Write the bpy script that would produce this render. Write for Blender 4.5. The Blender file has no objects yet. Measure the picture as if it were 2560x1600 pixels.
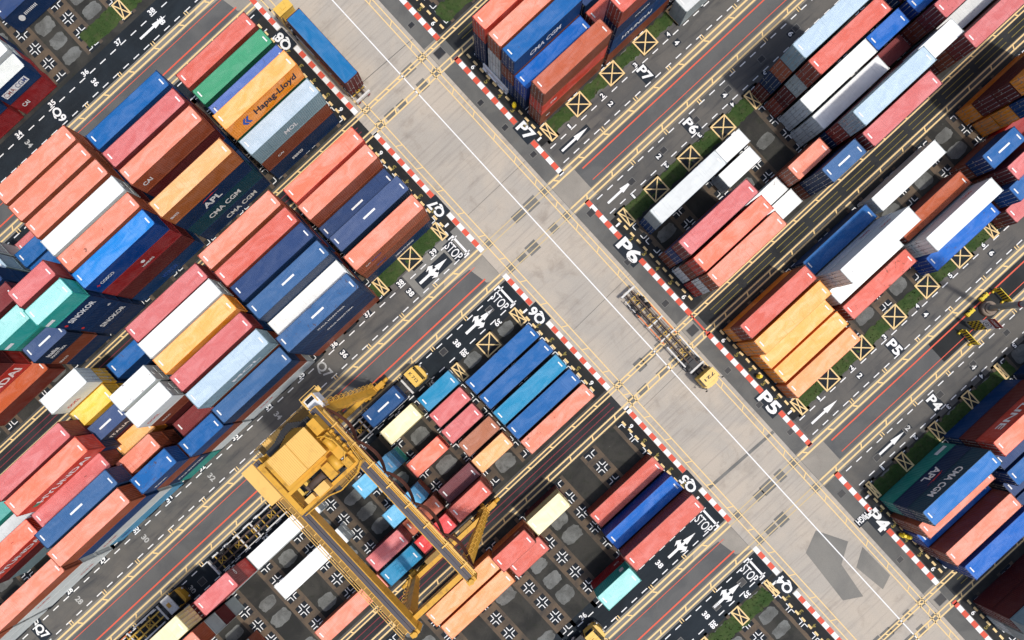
import bpy, bmesh, math, random
from mathutils import Vector, Matrix
random.seed(7)
R = math.radians
SC = bpy.context.scene
COL = SC.collection

# ------------------------------------------------------------------ yard frame
# s runs along the container rows (north-east), t across them along the central road (south-east); metres.
UA, VA = R(42.9), R(-47.5)
UX, UY = math.cos(UA), math.sin(UA)
VX, VY = math.cos(VA), math.sin(VA)
def W(s, t, z=0.0):
    return Vector((s*UX + t*VX, s*UY + t*VY, z))
FRAME = Matrix(((UX, VX, 0, 0), (UY, VY, 0, 0), (0, 0, 1, 0), (0, 0, 0, 1)))

def lin(c):
    c = c/255.0
    return c/12.92 if c <= 0.04045 else ((c+0.055)/1.055)**2.4
def rgb(r, g, b, k=1.0):
    return (lin(r)*k, lin(g)*k, lin(b)*k, 1.0)

# ------------------------------------------------------------------ materials
def newmat(name):
    m = bpy.data.materials.new(name); m.use_nodes = True
    nt = m.node_tree
    b = nt.nodes['Principled BSDF']
    return m, nt, b
def node(nt, typ, **kw):
    n = nt.nodes.new(typ)
    for k, v in kw.items():
        if k.startswith('in_'):
            key = k[3:]
            n.inputs[int(key) if key.isdigit() else key].default_value = v
        else:
            setattr(n, k, v)
    return n
def mixc(nt, fac, a, b, blend='MIX'):
    n = nt.nodes.new('ShaderNodeMix'); n.data_type = 'RGBA'; n.blend_type = blend
    for sock, v in ((n.inputs[0], fac), (n.inputs[6], a), (n.inputs[7], b)):
        if hasattr(v, 'is_linked') or hasattr(v, 'links'):
            nt.links.new(v, sock)
        else:
            sock.default_value = v
    return n.outputs[2]
def ramp(nt, src, p0, p1, v0=0.0, v1=1.0):
    n = nt.nodes.new('ShaderNodeMapRange'); n.inputs[1].default_value = p0; n.inputs[2].default_value = p1
    n.inputs[3].default_value = v0; n.inputs[4].default_value = v1; n.interpolation_type = 'SMOOTHSTEP'
    nt.links.new(src, n.inputs[0]); return n.outputs[0]
def noise(nt, vec, scale, detail=4, rough=0.55, dist=0.0):
    n = nt.nodes.new('ShaderNodeTexNoise'); n.inputs['Scale'].default_value = scale
    n.inputs['Detail'].default_value = detail; n.inputs['Roughness'].default_value = rough
    n.inputs['Distortion'].default_value = dist
    if vec is not None: nt.links.new(vec, n.inputs['Vector'])
    return n.outputs['Fac']
def mapping(nt, src, scale=(1, 1, 1), loc=(0, 0, 0), rot=(0, 0, 0)):
    n = nt.nodes.new('ShaderNodeMapping'); nt.links.new(src, n.inputs[0])
    n.inputs['Scale'].default_value = scale; n.inputs['Location'].default_value = loc; n.inputs['Rotation'].default_value = rot
    return n.outputs[0]
def bump(nt, b, h, strength=0.3, dist=0.02):
    n = nt.nodes.new('ShaderNodeBump'); n.inputs['Strength'].default_value = strength; n.inputs['Distance'].default_value = dist
    nt.links.new(h, n.inputs['Height']); nt.links.new(n.outputs[0], b.inputs['Normal'])

def ground_mat(name, c1, c2, c3, big=0.18, mid=1.4, fine=22, rough=0.92, stain=0.5, bumpk=0.25, streak=None, speck=None):
    """pavement: two tones in broad clouds, a third in stains, fine grain."""
    m, nt, b = newmat(name)
    geo = nt.nodes.new('ShaderNodeNewGeometry').outputs['Position']
    yard = mapping(nt, geo, rot=(0, 0, -UA))
    n1 = noise(nt, yard, big, 5, 0.6, 0.6)
    col = mixc(nt, ramp(nt, n1, 0.36, 0.64), c1, c2)
    n2 = noise(nt, mapping(nt, yard, loc=(31, 7, 0)), mid, 6, 0.65, 0.4)
    f = nt.nodes.new('ShaderNodeMath'); f.operation = 'MULTIPLY'; f.inputs[1].default_value = stain
    nt.links.new(ramp(nt, n2, 0.5, 0.78), f.inputs[0])
    col = mixc(nt, f.outputs[0], col, c3)
    if streak:
        sc, cs, amt = streak
        n4 = noise(nt, mapping(nt, yard, scale=sc), 1.0, 5, 0.6, 0.3)
        g = nt.nodes.new('ShaderNodeMath'); g.operation = 'MULTIPLY'; g.inputs[1].default_value = amt
        nt.links.new(ramp(nt, n4, 0.48, 0.74), g.inputs[0])
        col = mixc(nt, g.outputs[0], col, cs)
    if speck:
        sc, cs, th = speck
        n5 = noise(nt, yard, sc, 2, 0.5)
        col = mixc(nt, ramp(nt, n5, th, th+0.03), col, cs)
    n3 = noise(nt, yard, fine, 3, 0.7)
    col = mixc(nt, ramp(nt, n3, 0.3, 0.7, 0.72, 1.22), (0, 0, 0, 1), col, 'MIX')
    nt.links.new(col, b.inputs['Base Color'])
    b.inputs['Roughness'].default_value = rough
    b.inputs['Specular IOR Level'].default_value = 0.25
    bump(nt, b, n3, bumpk, 0.02)
    return m

def paint_mat(name, c, wear=0.35, under=(0.09, 0.088, 0.082, 1), scale=5.0):
    """road paint worn through to the pavement in places."""
    m, nt, b = newmat(name)
    geo = nt.nodes.new('ShaderNodeNewGeometry').outputs['Position']
    n1 = noise(nt, geo, scale, 6, 0.75, 0.4); n0 = noise(nt, geo, 0.12, 3, 0.5)
    a = nt.nodes.new('ShaderNodeMath'); a.operation = 'MULTIPLY'
    nt.links.new(ramp(nt, n1, 0.50, 0.78), a.inputs[0]); nt.links.new(ramp(nt, n0, 0.3, 0.7, wear*0.5, wear*1.6), a.inputs[1])
    col = mixc(nt, a.outputs[0], c, under)
    nt.links.new(col, b.inputs['Base Color'])
    b.inputs['Roughness'].default_value = 0.75; b.inputs['Specular IOR Level'].default_value = 0.25
    return m

def plain_mat(name, c, rough=0.6, metal=0.0, dirt=0.35, dirtcol=(0.05, 0.035, 0.025, 1), scale=1.6, spec=0.4):
    m, nt, b = newmat(name)
    tc = nt.nodes.new('ShaderNodeTexCoord').outputs['Object']
    n1 = noise(nt, tc, scale, 6, 0.65, 0.5)
    f = nt.nodes.new('ShaderNodeMath'); f.operation = 'MULTIPLY'; f.inputs[1].default_value = dirt
    nt.links.new(ramp(nt, n1, 0.48, 0.76), f.inputs[0])
    nt.links.new(mixc(nt, f.outputs[0], c, dirtcol), b.inputs['Base Color'])
    b.inputs['Roughness'].default_value = rough; b.inputs['Metallic'].default_value = metal
    b.inputs['Specular IOR Level'].default_value = spec
    return m

def container_mat(name, roof, attr=False):
    """weathered container paint; the hue is the object's own colour."""
    m, nt, b = newmat(name)
    oi = nt.nodes.new('ShaderNodeObjectInfo'); tc = nt.nodes.new('ShaderNodeTexCoord').outputs['Object']
    off = nt.nodes.new('ShaderNodeVectorMath'); off.operation = 'ADD'
    cmb = nt.nodes.new('ShaderNodeMath'); cmb.operation = 'MULTIPLY'; cmb.inputs[1].default_value = 171.0
    nt.links.new(oi.outputs['Random'], cmb.inputs[0])
    nt.links.new(tc, off.inputs[0]); nt.links.new(cmb.outputs[0], off.inputs[1])
    v = off.outputs[0]
    base = oi.outputs['Color']
    if attr:
        an = nt.nodes.new('ShaderNodeAttribute'); an.attribute_name = 'paint'; base = an.outputs['Color']
    hs = nt.nodes.new('ShaderNodeHueSaturation')
    hs.inputs['Saturation'].default_value = 0.88; hs.inputs['Value'].default_value = 1.12
    nt.links.new(base, hs.inputs['Color'])
    n1 = noise(nt, mapping(nt, v, scale=(0.35, 0.9, 0.6)), 1.0, 5, 0.6, 0.8)
    col = mixc(nt, ramp(nt, n1, 0.35, 0.7), base, hs.outputs[0])
    dk = nt.nodes.new('ShaderNodeHueSaturation'); dk.inputs['Value'].default_value = 0.72
    nt.links.new(base, dk.inputs['Color'])
    # scrapes and streaks run across the container (roof) or down it (walls)
    sc = (7.0, 0.35, 1.0) if roof else (5.0, 1.0, 0.3)
    n2 = noise(nt, mapping(nt, v, scale=sc), 1.0, 4, 0.6, 0.2)
    g = nt.nodes.new('ShaderNodeMath'); g.operation = 'MULTIPLY'; g.inputs[1].default_value = 0.5
    nt.links.new(ramp(nt, n2, 0.55, 0.72), g.inputs[0])
    col = mixc(nt, g.outputs[0], col, dk.outputs[0])
    # rust in blotches, how much depends on the container
    n3 = noise(nt, v, 1.3, 7, 0.75, 0.9)
    th = nt.nodes.new('ShaderNodeMapRange'); th.inputs[3].default_value = 0.74; th.inputs[4].default_value = 0.58
    pw = nt.nodes.new('ShaderNodeMath'); pw.operation = 'POWER'; pw.inputs[1].default_value = 3.0
    nt.links.new(oi.outputs['Random'], pw.inputs[0]); nt.links.new(pw.outputs[0], th.inputs[0])
    sb = nt.nodes.new('ShaderNodeMath'); sb.operation = 'SUBTRACT'
    nt.links.new(n3, sb.inputs[0]); nt.links.new(th.outputs[0], sb.inputs[1])
    rf = ramp(nt, sb.outputs[0], 0.0, 0.05, 0.0, 0.75)
    col = mixc(nt, rf, col, (0.085, 0.045, 0.03, 1))
    nt.links.new(col, b.inputs['Base Color'])
    b.inputs['Roughness'].default_value = 0.62 if roof else 0.5
    b.inputs['Specular IOR Level'].default_value = 0.3
    return m

M = {}
M['side'] = container_mat('container_wall_paint', False)
M['roof'] = container_mat('container_roof_paint', True)
M['mark'] = plain_mat('white_marking', (0.80, 0.80, 0.78, 1), 0.7, dirt=0.3, dirtcol=(0.3, 0.27, 0.24, 1))
M['steel'] = plain_mat('galvanised_steel', (0.42, 0.42, 0.41, 1), 0.45, 0.6, 0.5)
M['letter_white'] = plain_mat('white_lettering', (0.78, 0.78, 0.77, 1), 0.6, dirt=0.2)
M['letter_dark'] = plain_mat('dark_lettering', (0.015, 0.015, 0.03, 1), 0.6, dirt=0.1)
M['letter_red'] = plain_mat('red_lettering', (0.55, 0.03, 0.03, 1), 0.6, dirt=0.1)
M['letter_blue'] = plain_mat('blue_lettering', (0.02, 0.08, 0.35, 1), 0.6, dirt=0.1)
M['letter_yellow'] = plain_mat('yellow_lettering', (0.8, 0.45, 0.02, 1), 0.6, dirt=0.1)
M['letter_teal'] = plain_mat('green_lettering', (0.02, 0.25, 0.15, 1), 0.6, dirt=0.1)
M['yellow'] = plain_mat('crane_yellow_paint', (0.62, 0.33, 0.035, 1), 0.5, dirt=0.55, dirtcol=(0.10, 0.055, 0.02, 1), scale=0.9)
M['yellow_pale'] = plain_mat('faded_yellow_paint', (0.74, 0.46, 0.13, 1), 0.6, dirt=0.3, dirtcol=(0.35, 0.18, 0.04, 1), scale=0.8)
M['truck_yellow'] = plain_mat('truck_yellow_paint', (0.72, 0.46, 0.09, 1), 0.4, dirt=0.35, dirtcol=(0.2, 0.1, 0.03, 1))
M['yellow_steel'] = plain_mat('chassis_yellow_paint', (0.55, 0.34, 0.05, 1), 0.6, dirt=0.7)
M['rubber'] = plain_mat('tyre_rubber', (0.018, 0.018, 0.02, 1), 0.85, dirt=0.2, dirtcol=(0.07, 0.065, 0.06, 1))
M['black'] = plain_mat('greasy_black_steel', (0.022, 0.023, 0.026, 1), 0.6, dirt=0.5, dirtcol=(0.07, 0.05, 0.035, 1))
M['rustbeam'] = plain_mat('rusty_brown_steel', (0.085, 0.058, 0.046, 1), 0.75, dirt=0.6, dirtcol=(0.05, 0.03, 0.02, 1), scale=3)
M['railtop'] = plain_mat('worn_rail_top', (0.085, 0.078, 0.088, 1), 0.55, 0.2, 0.5, (0.16, 0.10, 0.06, 1), 0.8)
M['glass'] = plain_mat('dark_cab_glass', (0.012, 0.016, 0.02, 1), 0.12, dirt=0.1, spec=0.6)
M['white'] = plain_mat('white_paint', (0.72, 0.73, 0.74, 1), 0.55, dirt=0.35, dirtcol=(0.25, 0.2, 0.16, 1))
M['offwhite'] = plain_mat('scuffed_white_steel', (0.62, 0.61, 0.58, 1), 0.6, dirt=0.6, dirtcol=(0.2, 0.12, 0.08, 1), scale=4)
M['grating'] = plain_mat('walkway_grating', (0.28, 0.17, 0.05, 1), 0.8, dirt=0.6, scale=3)
M['cable'] = plain_mat('brown_cable', (0.075, 0.022, 0.012, 1), 0.7, dirt=0.3)
M['concrete_post'] = plain_mat('post_concrete', (0.23, 0.18, 0.14, 1), 0.9, dirt=0.4)
M['mast'] = plain_mat('grey_mast_paint', (0.30, 0.36, 0.42, 1), 0.45, 0.1, 0.35, (0.14, 0.16, 0.19, 1), 0.7)
M['barrier_yellow'] = plain_mat('barrier_yellow', (0.70, 0.52, 0.03, 1), 0.6, dirt=0.4, dirtcol=(0.02, 0.02, 0.02, 1), scale=2)
M['sign_red'] = plain_mat('sign_red', (0.22, 0.012, 0.015, 1), 0.5, dirt=0.1)
M['barrel_yellow'] = plain_mat('barrel_yellow', (0.85, 0.62, 0.02, 1), 0.5, dirt=0.2)
M['orange_steel'] = plain_mat('orange_reflector', (0.75, 0.2, 0.06, 1), 0.6, dirt=0.3)
M['tarp'] = plain_mat('blue_tarpaulin', (0.0035, 0.095, 0.20, 1), 0.6, dirt=0.35, dirtcol=(0.004, 0.07, 0.15, 1), scale=0.8)

# ------------------------------------------------------------------ mesh helpers
def mesh_from(bm, name):
    me = bpy.data.meshes.new(name); bm.to_mesh(me); bm.free(); return me
def link(o, parent=None):
    COL.objects.link(o)
    if parent is not None: o.parent = parent
    return o
def obj(name, me, mats=(), parent=None, loc=None, rotz=None):
    o = bpy.data.objects.new(name, me)
    for m in mats:
        if len(me.materials) < len(mats): me.materials.append(m)
    link(o, parent)
    if loc is not None: o.location = loc
    if rotz is not None: o.rotation_euler = (0, 0, rotz)
    return o
def tag(o, label=None, cat=None, group=None, kind=None):
    if label: o['label'] = label
    if cat: o['category'] = cat
    if group: o['group'] = group
    if kind: o['kind'] = kind
    return o
def empty(name, loc, rotz=0.0):
    o = bpy.data.objects.new(name, None); o.empty_display_size = 0.2; link(o)
    o.location = loc; o.rotation_euler = (0, 0, rotz); return o
def box(bm, x0, y0, z0, x1, y1, z1, mi=0):
    vs = [bm.verts.new(p) for p in ((x0, y0, z0), (x1, y0, z0), (x1, y1, z0), (x0, y1, z0), (x0, y0, z1), (x1, y0, z1), (x1, y1, z1), (x0, y1, z1))]
    for f in ((3, 2, 1, 0), (4, 5, 6, 7), (0, 1, 5, 4), (1, 2, 6, 5), (2, 3, 7, 6), (3, 0, 4, 7)):
        bm.faces.new([vs[i] for i in f]).material_index = mi
def bar(bm, a, b, w, h=None, mi=0, up=(0, 0, 1)):
    """square-section bar between two points."""
    a, b = Vector(a), Vector(b); h = h or w
    d = (b-a); L = d.length
    if L < 1e-6: return
    d.normalize(); u = Vector(up)
    if abs(d.dot(u)) > 0.98: u = Vector((1, 0, 0))
    x = d.cross(u).normalized(); y = x.cross(d).normalized()
    c = [(-w/2, -h/2), (w/2, -h/2), (w/2, h/2), (-w/2, h/2)]
    v0 = [bm.verts.new(a + x*p + y*q) for p, q in c]; v1 = [bm.verts.new(b + x*p + y*q) for p, q in c]
    for i in range(4):
        j = (i+1) % 4
        bm.faces.new((v0[i], v0[j], v1[j], v1[i])).material_index = mi
    bm.faces.new(v0[::-1]).material_index = mi; bm.faces.new(v1).material_index = mi
def taperbar(bm, a, b, wa, ha, wb, hb, mi=0):
    a, b = Vector(a), Vector(b); d = (b-a).normalized(); u = Vector((1, 0, 0)) if abs(d.z) > 0.5 else Vector((0, 0, 1))
    x = d.cross(u).normalized(); y = x.cross(d).normalized()
    def ring(p, w, h): return [bm.verts.new(p + x*i*w/2 + y*j*h/2) for i, j in ((-1, -1), (1, -1), (1, 1), (-1, 1))]
    v0, v1 = ring(a, wa, ha), ring(b, wb, hb)
    for i in range(4):
        j = (i+1) % 4
        bm.faces.new((v0[i], v0[j], v1[j], v1[i])).material_index = mi
    bm.faces.new(v0[::-1]).material_index = mi; bm.faces.new(v1).material_index = mi
def cyl(bm, a, b, r, n=12, r2=None, mi=0, caps=True):
    a, b = Vector(a), Vector(b); d = (b-a).normalized(); r2 = r if r2 is None else r2
    u = Vector((0, 0, 1)) if abs(d.z) < 0.9 else Vector((1, 0, 0))
    x = d.cross(u).normalized(); y = x.cross(d)
    v0 = [bm.verts.new(a + (x*math.cos(2*math.pi*i/n) + y*math.sin(2*math.pi*i/n))*r) for i in range(n)]
    v1 = [bm.verts.new(b + (x*math.cos(2*math.pi*i/n) + y*math.sin(2*math.pi*i/n))*r2) for i in range(n)]
    for i in range(n):
        j = (i+1) % n
        f = bm.faces.new((v0[i], v0[j], v1[j], v1[i])); f.material_index = mi; f.smooth = True
    if caps:
        bm.faces.new(v0[::-1]).material_index = mi; bm.faces.new(v1).material_index = mi
def tube(bm, pts, r, n=6, mi=0):
    pts = [Vector(p) for p in pts]; rings = []
    for i, p in enumerate(pts):
        d = (pts[min(i+1, len(pts)-1)] - pts[max(i-1, 0)]).normalized()
        u = Vector((0, 0, 1)) if abs(d.z) < 0.95 else Vector((1, 0, 0))
        x = d.cross(u).normalized(); y = x.cross(d)
        rings.append([bm.verts.new(p + (x*math.cos(2*math.pi*k/n) + y*math.sin(2*math.pi*k/n))*r) for k in range(n)])
    for a, b in zip(rings, rings[1:]):
        for k in range(n):
            j = (k+1) % n
            f = bm.faces.new((a[k], a[j], b[j], b[k])); f.material_index = mi; f.smooth = True
def build(name, fn, mats, parent=None, loc=None, rotz=None):
    bm = bmesh.new(); fn(bm)
    bmesh.ops.recalc_face_normals(bm, faces=bm.faces)
    me = mesh_from(bm, name)
    for m in mats: me.materials.append(m)
    o = bpy.data.objects.new(name, me); link(o, parent)
    if loc is not None: o.location = loc
    if rotz is not None: o.rotation_euler = (0, 0, rotz)
    return o

# text as flat outlines --------------------------------------------------------
_TX = {}
def glyphs(txt, off=0.0):
    key = (txt, off)
    if key in _TX: return _TX[key]
    cu = bpy.data.curves.new('lettering', 'FONT'); cu.body = txt; cu.size = 1.0
    cu.align_x = 'CENTER'; cu.align_y = 'CENTER'; cu.offset = off; cu.resolution_u = 3
    o = bpy.data.objects.new('lettering', cu); COL.objects.link(o)
    dg = bpy.context.evaluated_depsgraph_get(); dg.update()
    me = bpy.data.meshes.new_from_object(o.evaluated_get(dg))
    vs = [v.co.copy() for v in me.vertices]; fs = [tuple(p.vertices) for p in me.polygons]
    bpy.data.objects.remove(o); bpy.data.curves.remove(cu); bpy.data.meshes.remove(me)
    if vs:
        x0, x1 = min(v.x for v in vs), max(v.x for v in vs); y0, y1 = min(v.y for v in vs), max(v.y for v in vs)
        cx, cy = (x0+x1)/2, (y0+y1)/2; w, h = x1-x0, y1-y0
        vs = [((v.x-cx)/w, (v.y-cy)/h) for v in vs]
    else: w = h = 1
    _TX[key] = (vs, fs, w/h)
    return _TX[key]
def put_text(bm, txt, org, ex, ey, width, height, off=0.03, mi=0):
    """flat letters: ex reading direction, ey letter-up; width/height of the whole word in metres."""
    vs, fs, asp = glyphs(txt, off)
    ex, ey, org = Vector(ex), Vector(ey), Vector(org)
    bv = [bm.verts.new(org + ex*(x*width) + ey*(y*height)) for x, y in vs]
    for f in fs:
        try: bm.faces.new([bv[i] for i in f]).material_index = mi
        except ValueError: pass

# ================================================================== GROUND
M['dirt'] = ground_mat('yard_asphalt', (0.026, 0.026, 0.024, 1), (0.048, 0.046, 0.040, 1), (0.020, 0.026, 0.014, 1), 0.25, 0.9, 14, stain=0.6, speck=(3.2, (0.10, 0.10, 0.09, 1), 0.735))
M['concrete'] = ground_mat('road_concrete', (0.48, 0.42, 0.345, 1), (0.41, 0.375, 0.325, 1), (0.25, 0.21, 0.17, 1), 0.10, 0.32, 16, stain=0.6, bumpk=0.12, streak=((0.10, 2.2, 1), (0.24, 0.22, 0.20, 1), 0.45))
M['shoulder'] = ground_mat('shoulder_asphalt', (0.145, 0.143, 0.132, 1), (0.108, 0.108, 0.103, 1), (0.15, 0.135, 0.115, 1), 0.2, 0.7, 18, stain=0.55)
M['lane_grey'] = ground_mat('lane_asphalt_grey', (0.135, 0.126, 0.112, 1), (0.098, 0.096, 0.091, 1), (0.115, 0.105, 0.09, 1), 0.16, 0.5, 18, stain=0.55, streak=((0.16, 1.1, 1), (0.045, 0.047, 0.052, 1), 0.75))
M['lane_black'] = ground_mat('lane_asphalt_black', (0.013, 0.0175, 0.022, 1), (0.019, 0.026, 0.033, 1), (0.009, 0.011, 0.014, 1), 0.12, 0.5, 20, stain=0.6, streak=((0.2, 1.4, 1), (0.03, 0.038, 0.044, 1), 0.35))
M['lane_pale'] = ground_mat('lane_concrete_pale', (0.24, 0.235, 0.21, 1), (0.20, 0.195, 0.18, 1), (0.16, 0.15, 0.13, 1), 0.15, 0.5, 18, stain=0.5)
M['mid_asphalt'] = ground_mat('track_asphalt', (0.125, 0.125, 0.121, 1), (0.098, 0.100, 0.100, 1), (0.10, 0.098, 0.09, 1), 0.18, 0.6, 20, stain=0.5)
M['mid_dark'] = ground_mat('track_asphalt_dark', (0.022, 0.024, 0.025, 1), (0.036, 0.038, 0.039, 1), (0.014, 0.015, 0.016, 1), 0.15, 0.4, 20, stain=0.6)
M['band'] = ground_mat('track_concrete', (0.24, 0.215, 0.175, 1), (0.19, 0.175, 0.15, 1), (0.13, 0.12, 0.105, 1), 0.12, 0.5, 16, stain=0.65)
M['band_grey'] = ground_mat('track_concrete_grey', (0.23, 0.22, 0.195, 1), (0.18, 0.175, 0.16, 1), (0.19, 0.18, 0.155, 1), 0.12, 0.5, 16, stain=0.5)
M['band_dark'] = ground_mat('track_band_dark', (0.070, 0.071, 0.070, 1), (0.095, 0.094, 0.090, 1), (0.05, 0.05, 0.05, 1), 0.12, 0.6, 16, stain=0.5)
M['crossing'] = ground_mat('crossing_concrete', (0.33, 0.30, 0.255, 1), (0.27, 0.25, 0.215, 1), (0.22, 0.19, 0.16, 1), 0.14, 0.5, 16, stain=0.55, bumpk=0.12)
M['edge'] = ground_mat('edge_asphalt_black', (0.017, 0.0175, 0.018, 1), (0.028, 0.028, 0.027, 1), (0.045, 0.043, 0.038, 1), 0.15, 0.7, 18, stain=0.5)
M['strip'] = ground_mat('yard_concrete_strip', (0.135, 0.098, 0.066, 1), (0.085, 0.068, 0.052, 1), (0.042, 0.042, 0.043, 1), 0.3, 0.55, 14, stain=0.85)
M['gravel'] = ground_mat('grey_gravel', (0.175, 0.18, 0.17, 1), (0.11, 0.112, 0.105, 1), (0.05, 0.055, 0.045, 1), 0.4, 1.3, 9, stain=0.7, bumpk=0.9)
M['pad'] = ground_mat('painted_black_pad', (0.012, 0.017, 0.023, 1), (0.018, 0.022, 0.026, 1), (0.034, 0.032, 0.028, 1), 0.3, 1.5, 18, stain=0.5)
M['patch'] = ground_mat('asphalt_patch', (0.15, 0.15, 0.142, 1), (0.19, 0.185, 0.17, 1), (0.16, 0.15, 0.13, 1), 0.3, 1.0, 18, stain=0.5)
M['grass'] = ground_mat('short_grass', (0.030, 0.062, 0.014, 1), (0.052, 0.082, 0.022, 1), (0.085, 0.075, 0.042, 1), 0.35, 0.8, 12, stain=0.75, bumpk=1.0, speck=(2.4, (0.55, 0.55, 0.5, 1), 0.775))
M['p_white'] = paint_mat('white_road_paint', (0.78, 0.78, 0.76, 1), 0.28)
M['p_white_old'] = paint_mat('worn_white_road_paint', (0.42, 0.42, 0.40, 1), 0.7)
M['p_yellow'] = paint_mat('yellow_road_paint', (0.76, 0.55, 0.26, 1), 0.30, (0.16, 0.145, 0.115, 1))
M['p_yellow_old'] = paint_mat('worn_yellow_road_paint', (0.55, 0.43, 0.24, 1), 0.75, (0.27, 0.245, 0.2, 1))
M['p_yellow_dim'] = paint_mat('dim_yellow_road_paint', (0.22, 0.175, 0.045, 1), 0.6, (0.03, 0.03, 0.03, 1))
M['p_red'] = paint_mat('red_road_paint', (0.68, 0.115, 0.065, 1), 0.35)
M['p_red_dim'] = paint_mat('dull_red_road_paint', (0.20, 0.035, 0.045, 1), 0.6, (0.05, 0.045, 0.045, 1))
M['p_kerb_red'] = paint_mat('red_kerb_paint', (0.64, 0.10, 0.06, 1), 0.3)
M['p_black'] = paint_mat('black_backing_paint', (0.012, 0.018, 0.026, 1), 0.4)

GB = {}
def gquad(key, s0, t0, s1, t1, z):
    bm = GB.setdefault(key, bmesh.new())
    bm.faces.new([bm.verts.new(W(*p, z)) for p in ((s0, t1), (s1, t1), (s1, t0), (s0, t0))])
def gpoly(key, pts, z):
    bm = GB.setdefault(key, bmesh.new())
    f = bm.faces.new([bm.verts.new(W(p[0], p[1], z)) for p in pts])
    f.normal_update()
    if f.normal.z < 0: f.normal_flip()
def gline(key, a, b, w, z):
    a, b = Vector(a), Vector(b); d = (b-a).normalized(); n = Vector((-d.y, d.x))*w/2
    gpoly(key, [a-n, b-n, b+n, a+n], z)
def gtext(key, txt, s, t, read, up, width, height, z, off=0.03):
    bm = GB.setdefault(key, bmesh.new())
    d = {'+s': (UX, UY, 0), '-s': (-UX, -UY, 0), '+t': (VX, VY, 0), '-t': (-VX, -VY, 0)}
    n0 = len(bm.faces)
    put_text(bm, txt, W(s, t, z), d[read], d[up], width, height, off)
Z1, Z2, Z3, Z4 = 0.004, 0.008, 0.012, 0.016
PZ = 0.020
WIDE = (-66.6, -12.7, 41.2); NARROW = (-40.15, 14.45, 67.9)
SMIN, SMAX, TMIN, TMAX = -135, 145, -135, 125
QE, PE = 10.75, 27.1            # inner edges of the block areas
# base sheet to the horizon
gb = bmesh.new()
for p in ((-900, -900), (900, -900), (900, 900), (-900, 900)): gb.verts.new((p[0], p[1], 0))
gb.verts.ensure_lookup_table(); gb.faces.new(gb.verts)
tag(obj('yard_ground', mesh_from(gb, 'yard_ground'), [M['dirt']]), kind='structure')
gquad('central_road|concrete', QE-0.9, TMIN, 23.85, TMAX, Z1)
gquad('road_shoulder|shoulder', 23.85, TMIN, PE, TMAX, Z1)
def lane_mats(side, c):
    if side == 'P': return ('lane_grey', 'lane_grey')
    return {(-66.6): ('lane_black', 'lane_black'), (-12.7): ('lane_grey', 'lane_black'), (41.2): ('lane_black', 'lane_black')}[c]
for side, s0, s1 in (('Q', SMIN, QE-0.9), ('P', PE, SMAX)):
    for c in WIDE:
        up, dn = lane_mats(side, c)
        gquad('truck_lane_%s|%s' % (up, up), s0, c-7.75, s1, c-3.2, Z1)
        gquad('truck_lane_%s|%s' % (dn, dn), s0, c+3.2, s1, c+7.3, Z1)
        bd = 'band' if side == 'P' and c == -12.7 else 'band_grey'
        gquad('crane_track_%s|%s' % (bd, bd), s0, c-3.2, s1, c-1.75, Z1)
        gquad('crane_track_%s|%s' % (bd, bd), s0, c+1.75, s1, c+3.2, Z1)
        md = 'mid_dark' if (side == 'P' and c == 41.2) else 'mid_asphalt'
        if md == 'mid_dark':
            gquad('middle_strip|mid_asphalt', s0, c-1.75, s0+22, c+1.75, Z1); gquad('middle_strip_dark|mid_dark', s0+22, c-1.75, s1, c+1.75, Z1)
        else: gquad('middle_strip|%s' % md, s0, c-1.75, s1, c+1.75, Z1)
    for c in NARROW:
        gquad('crane_track_dark|band_dark', s0, c-2.15, s1, c-1.05, Z1)
        gquad('crane_track_dark|band_dark', s0, c+1.05, s1, c+2.25, Z1)
        gquad('middle_strip_dark|mid_dark', s0, c-1.05, s1, c+1.05, Z1)
# pale new concrete at the head of the lane by block Q7, pale crossings where the tracks meet the road
gquad('lane_patch_pale|lane_pale', -0.9, -20.2, QE-0.9, -15.95, Z2)
for c in WIDE:
    gquad('track_crossing|crossing', 23.9, c-3.1, 28.2, c+3.1, Z2)
    gpoly('track_crossing|crossing', [(9.8, c-3.1), (3.5, c-3.1), (2.2, c-1.9), (7.0, c-1.55), (7.6, c+1.6), (9.8, c+2.6)], Z2)
for c in NARROW:
    gquad('track_crossing|crossing', 23.9, c-2.2, 26.0, c+2.2, Z2)
# black edge strips with yellow dashes between the kerb line and the rows
RB = {'8': (-62.0, -42.4), '7': (-38.0, -20.2), '6': (-5.4, 12.2), '5': (16.8, 34.2), '4': (48.7, 65.6), '3': (70.3, 88.5), '9': (-92, -74.6)}
for k, (a, b) in RB.items():
    gquad('block_edge_strip|edge', 26.95, a, 29.3, b, Z2)
    gquad('block_edge_strip|edge', 7.5, a, 9.85, b, Z2)
    n = int((b-a)/1.395)
    for i in range(n):
        t = a + 0.45 + i*1.395
        gquad('edge_dashes|p_yellow', 27.89, t, 28.21, t+0.78, PZ); gquad('edge_dashes|p_yellow', 8.29, t, 8.61, t+0.78, PZ)
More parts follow.
